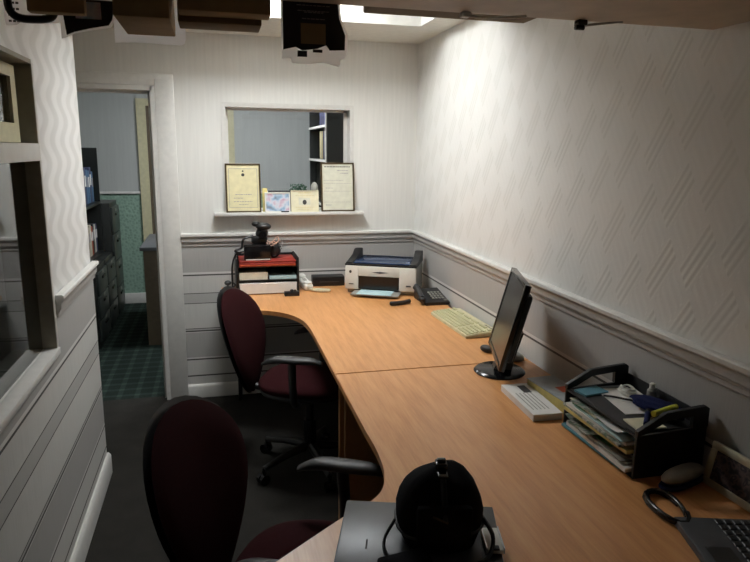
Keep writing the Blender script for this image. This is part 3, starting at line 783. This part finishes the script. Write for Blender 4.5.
mb = MB()
curve_wire(mb, [(-.03,-.02,.05),(-.075,-.03,.03),(-.085,-.03,-.02),(-.115,-.03,-.035),(-.095,-.03,-.05)], .006)
mb.build('strap', M['black'], t, 60)
t = thing('cable_bundle', 'tangle of black and pale pink cables right of the black box on the red folder', 'cable', (-.972,-.185,ZT))
mb = MB(); rnd = random.Random(11)
for k in range(7):
    a = rnd.uniform(.02,.05); pts = []
    for i in range(9):
        th = i/8*2*PI*.9; pts.append((a*math.cos(th)*.9+rnd.uniform(-.006,.006)-.0, rnd.uniform(-.03,.03), .055+a*math.sin(th)+rnd.uniform(-.006,.006)))
    curve_wire(mb, pts, .004)
mb.ell((.0,.0,.05),(.042,.035,.05))
mb.build('black_cable', M['black'], t, 60)
mb = MB()
curve_wire(mb, [(-.045,-.04,.115),(-.02,-.045,.10),(.0,-.045,.125),(.02,-.04,.135),(.025,-.04,.115),(.01,-.045,.10),(-.02,-.045,.085),(-.04,-.04,.09),(-.05,-.04,.105)], .0035)
curve_wire(mb, [(-.04,-.05,.09),(-.01,-.05,.112),(.01,-.045,.095),(-.03,-.05,.105)], .0035)
mb.build('pink_cable', M['skin_wire'], t, 60)
mb = MB(); curve_wire(mb, [(.035,-.03,.06),(.05,-.02,.09),(.045,-.01,.125),(.05,-.01,.09),(.055,0,.07)], .0025); mb.build('grey_cable', M['grey_pl'], t, 60)
t = thing('black_cable', 'black cable looping down the left side of the letter tray', 'cable', (-1.225,-.20,DZ+.0005))
curve_wire(MB(), [(.11,-.02,.26),(.055,-.02,.255),(.015,-.01,.235),(-.005,0,.171),(-.008,0,.12),(-.008,0,.05),(-.012,-.01,.006),(-.03,-.06,.0055)], .0055).build('cord', M['black'], t, 60)
t = thing('desk_gadget', 'small grey device behind the far chair at the desk left end', 'device', (-1.26,-.12,DZ+.0005))
mb = MB(); mb.ell((.0,0,.012),(.03,.03,.012)); mb.cyl((0,0,.02),(0,0,.035),.006); mb.ell((.0,0,.045),(.022,.02,.016)); curve_wire(mb,[(.02,0,.01),(.045,-.01,.03),(.03,.01,.045)],.004)
mb.build('body', M['grey_dark'], t)
t = thing('stamp_box', 'little black box in front of the black letter tray', 'box', (-.885,-.355,DZ+.0005))
MB().b2((-.045,-.022,0),(.045,.022,.026),bev=.003).ell((.0,0,.031),(.012,.01,.009)).box((.02,0,.03),(.014,.016,.012),bev=.002).build('body', M['black'], t)
# white telephone handset + cord
t = thing('cordless_phone', 'white handset phone with coiled white cord beside the black letter tray', 'telephone', (-.778,-.165,DZ+.004), R(10))
mb = MB(); mb.box((0,.01,.030),(.060,.19,.044),rot=(R(8),0,0),bev=.014,seg=3); mb.ell((0,.075,.062),(.028,.032,.018)); mb.ell((0,-.055,.045),(.028,.03,.012)); mb.build('handset', M['white_pl'], t, 60)
mb = MB()
for i in range(1):
    curve_wire(mb, [(.0,-.07,.008),(.02,-.11,.006),(.06,-.15,.006),(.10,-.16,.006),(.115,-.14,.006),(.09,-.12,.006),(.05,-.10,.0065),(.03,-.08,.007)], .0075)
mb.build('cord', M['cream_card'], t, 60)
MB().box((0,.01,.0535),(.02,.04,.003),rot=(R(8),0,0)).build('keypad', M['grey_pl'], t)
# black modem
t = thing('modem', 'flat black box between the white phone and the printer', 'modem', (-.615,-.08,DZ+.0005), R(-2))
MB().b2((-.105,-.045,0),(.105,.05,.062),bev=.004).build('body', M['black'], t)
MB().b2((-.06,-.0462,.026),(.07,-.0452,.031)).build('front_strip', M['grey_dark'], t)

# printer: local front = -Y
al = R(-26)
FRp = Vector((-.150,-.53)); pw, pd = .445, .295
a_ = Vector((-math.cos(R(26)), math.sin(R(26)))); b_ = Vector((math.sin(R(26)), math.cos(R(26))))
ctr = FRp + a_*pw/2 + b_*pd/2
t = thing('printer', 'white and grey inkjet printer in the back corner of the desk', 'printer', (ctr.x,ctr.y,DZ+.0005), al); t.scale = (1,1,1.14)
hw, hd = pw/2, pd/2
mb = MB(); mb.b2((-hw+.01,-hd+.02,0),(hw,hd,.03),bev=.006); mb.b2((-hw+.004,-hd+.015,.028),(hw-.002,hd,.148),bev=.01); mb.build('body', M['grey_pl'], t)
fr = MB()
fr.b2((-hw,-hd-.004,.022),(-hw+.085,-hd+.022,.152),bev=.008); fr.b2((hw-.105,-hd-.004,.022),(hw,-hd+.022,.152),bev=.008); fr.b2((-hw+.08,-hd-.004,.098),(hw-.10,-hd+.022,.152),bev=.006); fr.b2((-hw+.005,-hd-.003,.138),(hw-.005,-hd+.022,.1525),bev=.004)
fr.build('front_cover', M['white_pl'], t)
MB().b2((-hw+.085,-hd+.004,.028),(hw-.105,-hd+.0145,.097)).build('paper_slot', M['black_gloss'], t)
MB().prism([(-.055,.122),(0,.115),(.055,.122),(0,.126)],'y',-hd-.006,-hd-.003).build('finger_grip', M['grey_dark'], t)
MB().cyl((-hw+.035,-hd-.006,.12),(-hw+.035,-hd-.003,.12),.008).build('round_badge', M['grey_dark'], t)
MB().b2((hw-.06,-hd-.006,.05),(hw-.03,-hd-.0045,.058)).build('badge', M['grey_dark'], t)
MB().b2((-hw+.025,-hd-.006,.05),(-hw+.055,-hd-.0045,.055)).build('model_badge', M['grey_dark'], t)
tr = MB().b2((-hw+.06,-hd-.11,.010),(hw-.09,-hd+.003,.018),bev=.003).build('output_tray', M['grey_pl'], t)
mb = MB(); mb.b2((-hw-.002,-hd,.153),(hw+.002,hd,.163),bev=.003)
for sx in (-1,1):
    pl = [(-hd*.9,.16),(hd,.16),(hd,.212),(hd*.6,.215),(hd*.25,.186),(-hd*.5,.172),(-hd*.9,.168)]
    mb.prism(pl,'x', hw-.045 if sx>0 else -hw, hw if sx>0 else -hw+.045, bev=.003)
mb.b2((-hw+.02,hd-.012,.16),(hw-.02,hd,.172))
mb.build('scanner_lid_frame', M['black'], t)
MB().b2((-hw+.048,-hd+.012,.1635),(hw-.048,hd-.015,.171),bev=.003).build('scanner_lid', M['glass_dark'], t)
o = MB().b2((-.105,-.075,0),(.105,.075,.003)).build('paper_sheet', M['paper_blue'])
pp = Vector((ctr.x,ctr.y)) + (-b_)*(hd+.045) + a_*.018
tag(place(o,(pp.x,pp.y,DZ+.0215),al),'pale blue sheet lying on the printer output tray','paper')

# desk phone
t = thing('desk_phone', 'black desk phone with handset in front of the printer', 'telephone', (-.100,-.665,DZ+.0005), R(2))
mb = MB()
poly = [(-.085,-.01),(-.085,.07),(.075,.11),(.085,.04),(.085,-.06),(.03,-.085),(-.06,-.08)]
mb.prism([(-.10,.0),(.10,.0),(.10,.06),(-.10,.018)], 'x', -.07, .085, bev=.006)
mb.build('base', M['black'], t)
km = MB().box((0,0,0),(.013,.014,.006),bev=.002).build('key', M['grey_pl'], t); km.rotation_euler = (R(12),0,0); km.location = (-.005,-.055,.0335)
for i in range(4):
    for j in range(4):
        if i or j:
            q = km.copy(); COL.objects.link(q); q.parent = t; q.location = (-.005+i*.02,-.055+j*.026,.0335+.21*(j*.026))
MB().b2((.055,-.085,.02),(.075,-.07,.028)).build('badge', M['grey_pl'], t)
hs = MB(); hs.tube(arc_pts([(-.055,.10,.075),(-.065,.05,.066),(-.075,-.02,.052),(-.08,-.075,.040)],4), [.016]*13, 12)
hs.ell((-.053,.095,.065),(.024,.028,.016)); hs.ell((-.08,-.07,.036),(.022,.026,.014)); hs.build('handset', M['black_soft'], t, 60)
t = thing('spectacle_case', 'small curved black case on the desk beside the black desk phone', 'case', (-.300,-.705,DZ+.0005), R(14))
MB().tube(arc_pts([(-.07,-.004,.014),(-.04,-.012,.014),(.0,-.014,.014),(.04,-.008,.014),(.07,.006,.013)],4), [.008]+[.0125]*15+[.008], 12).build('body', M['black'], t, 60)

# keyboard (long axis Y), keys toward -X user
t = thing('keyboard', 'beige computer keyboard lying along the right wall', 'keyboard', (-.105,-1.19,DZ+.0005), R(2))
MB().prism([(-.085,0),(.085,0),(.085,.026),(.06,.028),(-.085,.014)],'y',-.235,.235,bev=.003).build('body', M['beige_pl'], t)
kp_ = {}
def key(par, x, y, z, lx, ly, lz, mat, rot):
    kk = (round(lx,4), round(ly,4), mat.name)
    if kk not in kp_:
        o = MB().box((0,0,0),(lx,ly,lz),bev=.0018,seg=1).build('key', mat, par); kp_[kk] = o
    else:
        o = kp_[kk].copy(); COL.objects.link(o); o.parent = par
    o.location = (x,y,z); o.rotation_euler = rot
def kz(x): return .014+(x+.085)/.145*.014
for r_ in range(6):
    x = -.068+r_*.0215+(.006 if r_==5 else 0)
    y = -.222
    while y < .222:
        if r_ == 0 and -.05 < y < .07: wk = .11
        else: wk = .0205
        if not (-.115 < y < -.105) and not (r_==5 and int((y+.3)/.0185)%5==0):
            key(t, x, y+wk/2, kz(x)+.002, .0165, wk, .008, M['beige_key'], (0,R(-5),0))
        y += wk+.0025
mb = MB(); mb.b2((.064,-.20,.0265),(.07,-.12,.0285)); mb.build('indicator_strip', M['grey_dark'], t)
# mouse behind the monitor
t = thing('computer_mouse', 'light grey mouse on the desk behind the monitor by the wall', 'mouse', (-.095,-1.75,DZ+.0005), R(20))
MB().ell((0,0,.014),(.032,.055,.020),p=.9).build('shell', M['grey_pl'], t, 60)
MB().b2((-.001,.015,.0325),(.001,.05,.0338)).build('button_gap', M['ink'], t)
t = thing('computer_mouse', 'black knob-like mouse peeking out left of the monitor stand', 'mouse', (-.165,-1.63,DZ+.0005), R(20))
MB().ell((0,0,.013),(.022,.035,.016),p=.9).build('shell', M['black'], t, 60)

# monitor: local screen faces -X, width along Y
t = thing('monitor', 'black flat-screen monitor on a round base turned side on', 'monitor', (-.222,-1.885,DZ+.0005), R(-18))
tilt = R(14)
def mon(mb): mb.bm.transform(Matrix.Translation((-.03,0,.065)) @ Matrix.Rotation(tilt,4,'Y')); return mb
hwm, hm = .185, .345
mb = MB(); mb.b2((0,-hwm,0),(.024,-hwm+.018,hm),bev=.003); mb.b2((0,hwm-.018,0),(.024,hwm,hm),bev=.003); mb.b2((0,-hwm+.018,0),(.024,hwm-.018,.022),bev=.003); mb.b2((0,-hwm+.018,hm-.018),(.024,hwm-.018,hm),bev=.003)
mon(mb).build('bezel', M['black_gloss'], t)
mon(MB().b2((.003,-hwm+.018,.022),(.012,hwm-.018,hm-.018))).build('screen', M['screen'], t)
mon(MB().b2((.0245,-hwm+.03,.03),(.05,hwm-.03,hm-.04),bev=.012)).build('back_cover', M['black'], t)
MB().lathe([(.102,0),(.104,.004),(.098,.010),(.09,.014),(.04,.018),(.03,.022)],(0,0,0),36).build('base', M['black_gloss'], t, 50)
MB().prism([(-.03,.015),(.045,.015),(.060,.09),(.085,.171),(.055,.171),(.02,.10)],'y',-.035,.035,bev=.006).build('neck', M['black'], t)

# books near tray
t = thing('paper_pad', 'thick white pad lying on the desk in front of the monitor base', 'pad', (-.262,-2.225,DZ+.0005), R(-3))
MB().b2((-.052,-.14,0),(.052,.14,.022)).build('pages', M['paper'], t)
MB().b2((-.053,-.1405,.0222),(.053,.1405,.0235)).build('cover', M['paper'], t)
rows_ = MB()
for k in range(5): rows_.b2((-.035+k*.014,-.10,.0236),(-.031+k*.014,.05,.0239))
rows_.build('printing', M['grey_pl'], t)
MB().b2((-.0,.05,.0236),(.03,.12,.024)).build('picture', M['ink'], t)
t = thing('book', 'grey-covered thick book with orange mark beside the letter trays', 'book', (-.145,-2.225,DZ+.0005), R(4))
MB().b2((-.055,-.13,.0),(.055,.13,.045)).build('pages', M['yellowish'], t)
mb = MB(); mb.b2((-.057,-.132,.0452),(.057,.132,.0475)); mb.build('cover', M['book_cover'], t)
MB().b2((-.01,-.03,.0476),(.04,.02,.048)).build('orange_mark', M['orange'], t)

# letter tray stack on the right (front open to -X)
TY0, TY1, TX0, TX1 = -2.765, -2.405, -.235, -.012
t = thing('letter_tray', 'black three-tier letter tray full of papers by the right wall', 'letter tray', ((TX0+TX1)/2,(TY0+TY1)/2,DZ+.0005))
hx, hy = (TX1-TX0)/2, (TY1-TY0)/2
tiers = (0.0, .062, .120)
for z in tiers:
    mb = MB(); mb.b2((-hx,-hy,z),(hx,hy,z+.004)); mb.b2((hx-.004,-hy,z),(hx,hy,z+.045)); mb.b2((-hx,-hy+.05,z),(-hx+.006,hy-.05,z+.007)); mb.build('tray', M['black_soft'], t)
for sy in (-1,1):
    y0 = sy*hy-.004; y1 = sy*hy+.004
    mb = MB()
    mb.prism([(-hx,.0),(hx,.0),(hx,.135),(-hx,.125)],'y',y0,y1,bev=.001)
    mb.prism([(-hx,.125),(-hx,.140),(-hx+.085,.186),(hx-.012,.196),(hx,.188),(hx,.134),(hx-.05,.134),(hx-.05,.172),(-hx+.09,.165),(-hx+.035,.134)],'y',y0-.003,y1+.003,bev=.001)
    mb.build('side_panel', M['black'], t)
T0 = DZ+.0005
tmid = ((TX0+TX1)/2,(TY0+TY1)/2)
def sheet(name, label, cat, dx, dy, w_, l_, z0, th, mat, rz=0, group=None):
    o = MB().b2((-w_/2,-l_/2,0),(w_/2,l_/2,th)).build(name, mat)
    return tag(place(o,(tmid[0]+dx,tmid[1]+dy,z0),rz), label, cat, group)
zz = T0+.0045
for k,(nm,lb_,cat,dx,dy,w_,l_,th,mt,rz) in enumerate((
  ('magazine','bottom magazine with blue spine in the lowest letter tray tier','magazine',-.018,.02,.21,.30,.008,M['cyan_paper'],1),
  ('paper_stack','white sheaf sticking out of the lowest letter tray tier','paper stack',-.022,-.01,.20,.32,.012,M['paper'],-1.5),
  ('magazine','mottled magazine above the white sheaf in the lowest tier','magazine',-.012,.0,.205,.30,.006,M['magazine'],2.5),
  ('envelope','grey envelope near the top of the lowest tier','envelope',-.02,-.03,.20,.24,.003,M['grey_pl'],-3),
  ('leaflet','green leaflet on top of the papers in the lowest tier','leaflet',-.014,.03,.19,.22,.003,M['green_card'],4))):
    sheet(nm,lb_,cat,dx,dy,w_,l_,zz,th,mt,R(rz)); zz += th+.0006
ZLOW = zz
zz = T0+.0665
for k,(nm,lb_,cat,dx,dy,w_,l_,th,mt,rz) in enumerate((
  ('paper_stack','yellow-edged thick sheaf at the bottom of the middle tier','paper stack',-.028,-.005,.20,.32,.010,M['yellowish'],0.5),
  ('magazine','mottled magazine in the middle tier of the full letter tray','magazine',-.030,.01,.20,.31,.006,M['magazine'],-1.5),
  ('paper_stack','white sheaf with curled edges in the middle tier of the full letter tray','paper stack',-.024,0,.20,.30,.009,M['paper'],1.5),
  ('leaflet','pale blue leaflet on the white sheaf in the middle tier','leaflet',-.030,-.02,.19,.26,.003,M['paper_blue'],-2.5),
  ('leaflet','green leaflet on top of the middle tier papers','leaflet',-.024,.02,.18,.22,.003,M['green_card'],3),
  ('envelope','buff envelope topmost in the middle tier','envelope',-.026,.07,.18,.16,.003,M['cream_card'],-4))):
    sheet(nm,lb_,cat,dx,dy,w_,l_,zz,th,mt,R(rz)); zz += th+.0006
def loose(name, label, cat, dx, dy, w_, l_, z0, mat, rz, curl):
    mb = MB(); n_ = 10; P = []
    for i in range(n_+1):
        u_ = i/n_; P.append((-l_/2+l_*u_, .0005+curl*(abs(u_-.5)*2)**3*(1 if u_ < .5 else .4)))
    mb.prism(P + [(y_, z_+.0012) for y_, z_ in reversed(P)], 'x', -w_/2, w_/2)
    o = mb.build(name, mat); return tag(place(o,(tmid[0]+dx,tmid[1]+dy,z0),R(rz)), label, cat)
loose('receipt','grey curled slip on the lowest tier papers near the coil of black cable','receipt',-.05,-.11,.12,.09,ZLOW+.0005,M['grey_pl'],14,.010)
loose('newspaper','mottled grey newspaper fold sticking out of the lowest tier','newspaper',-.034,.07,.19,.17,ZLOW+.0005,M['magazine'],-8,.008)
loose('paper_sheet','curled white sheet lying loosely over the middle tier papers','paper',-.036,-.045,.17,.2,zz+.0005,M['paper'],-7,.012)
loose('leaflet','glossy mottled leaflet curling out of the front of the middle tier','leaflet',-.042,.05,.16,.16,zz+.003,M['magazine'],9,.008)
z3 = T0+.1245
sheet('folder','dark folder lying in the top tier under the white sheet','folder',-.004,0,.205,.33,z3,.004,M['black_soft'])
z3 += .0048
sheet('paper_sheet','white sheet lying on the dark folder in the top tier','paper',.022,.035,.13,.20,z3,.002,M['paper'],R(-8))
sheet('notepad','cyan pad at the far end of the top tier','notepad',-.055,.125,.09,.055,z3,.006,M['cyan_paper'],R(10))
sheet('card','buff card at the near end of the top tier below the highlighter','card',-.045,-.125,.09,.07,z3,.004,M['cream_card'],R(-5))
t = thing('cloth_pouch', 'crumpled navy cloth pouch on the top tier by the wall', 'pouch', (tmid[0]+.045,tmid[1]-.065,z3+.020), R(15))
bo_ = blob_bag('body','',(0,0,0),.045,.085,.017,8,M['navy_cloth']); bo_.parent = t
t = thing('cable', 'white coiled cable on the white sheet in the top tier', 'cable', (tmid[0]+.048,tmid[1]+.085,z3+.0025))
mb = MB()
for k in range(3): curve_wire(mb, [((.022-.003*k)*math.cos(a+k),(.035-.004*k)*math.sin(a+k),.0045+.007*k+.002*math.sin(3*a)) for a in [i*.7 for i in range(9)]], .0035)
mb.build('coil', M['white_pl'], t, 60)
t = thing('cord', 'thin black cord lying across the white sheet in the top tier', 'cord', (tmid[0]+.0,tmid[1]+.015,z3+.0025))
curve_wire(MB(), [(-.045,.06,.005),(-.02,.045,.005),(.0,.015,.007),(.02,.0,.005),(.012,-.03,.006),(.03,-.05,.006)], .0035).build('cord', M['black'], t, 60)
t = thing('highlighter', 'yellow-green highlighter pen resting on the top tier side panel', 'pen', (tmid[0]-.012,tmid[1]-.155,z3+.050), R(-72))
MB().cyl((0,-.045,0),(0,.03,0),.0085,n=14).build('barrel', M['hl_yellow'], t, 50)
MB().cyl((0,.0305,0),(0,.058,0),.009,.0075,n=14).build('cap', M['hl_yellow'], t, 50)
t = thing('marker_pen', 'dark blue marker beside the highlighter in the top tier', 'pen', (tmid[0]-.03,tmid[1]-.115,z3+.014), R(-40))
MB().cyl((0,-.05,0),(0,.03,0),.008,n=12).build('barrel', M['navy_cloth'], t, 50)
MB().cyl((0,.0305,0),(0,.055,0),.0085,n=12).build('cap', M['black'], t, 50)
t = thing('glue_bottle', 'small pale bottle at the wall side of the top tier', 'bottle', (tmid[0]+.085,tmid[1]+.02,z3))
MB().lathe([(.013,0),(.014,.004),(.014,.035),(.008,.042)]).build('body', M['grey_pl'], t, 40)
MB().lathe([(.0085,.0421),(.0085,.056),(.006,.058)]).build('cap', M['white_pl'], t, 40)

# case, coil, photo frame
t = thing('stapler', 'rounded grey stapler with navy underside at the foot of the letter trays', 'stapler', (-.122,-2.822,DZ+.0005), R(-74))
MB().ell((0,0,.010),(.030,.085,.010),p=.8).build('base', M['navy_cloth'], t, 60)
MB().ell((0,0,.032),(.027,.080,.019),p=.85).build('upper_shell', M['grey_metal'], t, 60)
t = thing('cable', 'black cable looped on the desk beside the open laptop', 'cable', (-.248,-2.915,DZ+.0005), R(0))
pts = []
for i in range(30):
    a = i/29*2*PI*1.9; rr = 1+.05*math.sin(3*a)
    pts.append((.038*rr*math.cos(a)*1.0+.012*math.sin(a), .075*rr*math.sin(a)-.01*i/29, .006+.0085*(i/29)*1.2))
MB().tube(pts, .0065, 8).build('cord', M['black_gloss'], t, 60)
t = thing('photo_frame', 'silver photo frame with dark family photo leaning by the right wall', 'picture frame', (-.058,-2.928,DZ+.003), rot=(R(-12),0,R(-88)))
mb = MB(); W_, H_ = .105,.12; b0 = .020
mb.b2((-W_,0,0),(W_,.014,b0),bev=.003); mb.b2((-W_,0,H_-b0),(W_,.014,H_),bev=.003); mb.b2((-W_,0,b0),(-W_+b0,.014,H_-b0),bev=.003); mb.b2((W_-b0,0,b0),(W_,.014,H_-b0),bev=.003)
mb.build('frame', M['champagne'], t)
MB().b2((-W_+b0,.003,b0),(W_-b0,.012,H_-b0)).build('photograph', M['photo_people'], t)

# open laptop, front edge on the left, screen to the right out of frame
t = thing('open_laptop', 'open black laptop at the lower right corner of the desk', 'laptop', (-.200,-3.165,DZ+.0005), R(-17))
MB().b2((-.125,-.16,0),(.125,.16,.020),bev=.004).build('base', M['grey_dark'], t)
mb = MB(); mb.b2((-.105,-.05,.0202),(-.05,.04,.0208)); mb.build('touchpad', M['black'], t)
for r_ in range(6):
    for j in range(14): key(t, -.028+r_*.0205, -.142+j*.0215, .0222, .017, .018, .004, M['black'], (0,0,0))
sc_ = MB(); sc_.b2((0,-.16,0),(.008,.16,.21),bev=.003); sc_.bm.transform(Matrix.Translation((.112,0,.021)) @ Matrix.Rotation(R(6),4,'Y')); sc_.build('lid', M['lid'], t)
sc_ = MB(); sc_.b2((-.001,-.148,.012),(-.0002,.148,.20)); sc_.bm.transform(Matrix.Translation((.112,0,.021)) @ Matrix.Rotation(R(6),4,'Y')); sc_.build('screen', M['black_gloss'], t)

# closed laptop
t = thing('closed_laptop', 'closed dark grey laptop lying under the black camera bag', 'laptop', (-.895,-2.91,DZ+.0005), R(-18))
MB().b2((-.18,-.125,0),(.18,.125,.014),bev=.004).build('base', M['black'], t)
MB().b2((-.18,-.125,.0145),(.18,.125,.024),bev=.004).build('lid', M['lid'], t)
MB().b2((-.118,-.07,.0242),(-.114,-.035,.0245)).build('logo_mark', M['ink'], t)
MB().b2((.135,-.122,.0242),(.178,.122,.0247)).build('dark_band', M['black'], t)
LZ = DZ+.0255
t = thing('card_reader', 'small white and silver device lying on the right end of the closed laptop', 'device', (-.748,-2.982,LZ), R(-14))
MB().b2((-.018,-.042,0),(.018,.042,.010),bev=.002).build('body', M['white_pl'], t)
MB().b2((-.020,-.042,.0),(-.0182,.042,.014)).b2((.0182,-.042,0),(.020,.042,.014)).build('metal_edge', M['silver'], t)
MB().b2((-.008,-.045,.0102),(.008,-.030,.014),bev=.001).build('connector', M['black'], t)

# camera bag
t = thing('camera_bag', 'black nylon camera bag standing on the closed laptop', 'bag', (-.855,-2.925,LZ), R(-12))
mb = MB()
prof = [(0,.082,.070),(.02,.090,.074),(.05,.096,.076),(.08,.097,.076),(.105,.092,.072),(.128,.081,.065),(.147,.064,.053),(.160,.044,.038),(.166,.018,.018)]
n = 36; rings = []
for z, rx, ry in prof:
    ring = []
    for j in range(n):
        a = 2*PI*j/n; ca, sa = math.cos(a), math.sin(a)
        ring.append(mb.bm.verts.new((rx*math.copysign(abs(ca)**.75,ca), ry*math.copysign(abs(sa)**.75,sa), z+.006*math.cos(2*a+z*30))))
    rings.append(ring)
for A, B in zip(rings, rings[1:]):
    for j in range(n): mb.bm.faces.new((A[j],A[(j+1)%n],B[(j+1)%n],B[j]))
mb.bm.faces.new(rings[0]); mb.bm.faces.new(rings[-1]); mb.build('body', M['nylon'], t, 60)
mb = MB()
for z0, s_ in ((.04,1.03),):
    pts = []
    for j in range(36):
        a = 2*PI*j/36; ca, sa = math.cos(a), math.sin(a)
        rx, ry = (.0945,.0755)
        pts.append((rx*s_*math.copysign(abs(ca)**.75,ca), ry*s_*math.copysign(abs(sa)**.75,sa), z0+.006*math.cos(2*a+z0*30)))
    mb.tube(pts, .0035, 6, closed=True)
mb.build('piping', M['black'], t, 60)
MB().box((0,-.083,.075),(.12,.02,.09),bev=.012).build('front_pocket', M['nylon'], t)
mb = MB(); mb.box((0,-.02,.166),(.022,.06,.006),bev=.002); mb.box((0,-.01,.176),(.026,.03,.016),bev=.004); mb.box((0,-.01,.186),(.020,.012,.010),bev=.003); mb.build('buckle', M['black_gloss'], t)
mb = MB(); mb.tube(arc_pts([(0,-.045,.160),(0,-.078,.12),(0,-.092,.09)],4),.007,6); mb.build('webbing', M['black'], t)
MB().box((-.01,-.096,.095),(.035,.003,.004),rot=(0,R(25),0)).build('zip_pull', M['frame_wood'], t)
mb = MB(); curve_wire(mb, [(-.10,-.02,.05),(-.125,-.05,.02),(-.12,-.09,.008),(-.09,-.10,.006),(-.06,-.11,.006),(-.02,-.115,.008)], .004)
mb.build('strap', M['black'], t, 60)
curve_wire(MB(), [(.09,-.02,.06),(.112,-.05,.03),(.10,-.09,.012),(.07,-.12,.010)], .005).build('strap', M['black'], t, 60)
MB().box((-.085,-.115,.012),(.11,.05,.020),rot=(0,0,R(20)),bev=.008).build('strap_pad', M['nylon'], t)

# ------------------------------------------------------------ world and colour
wd = bpy.data.worlds.new('world'); scn.world = wd; wd.use_nodes = True
wd.node_tree.nodes['Background'].inputs[0].default_value = (.02,.02,.022,1)
wd.node_tree.nodes['Background'].inputs[1].default_value = .1
vs = scn.view_settings; scn.display_settings.display_device = 'sRGB'
vs.view_transform = 'Standard'; vs.look = 'None'; vs.gamma = 1; vs.use_curve_mapping = False; vs.exposure = 0.0
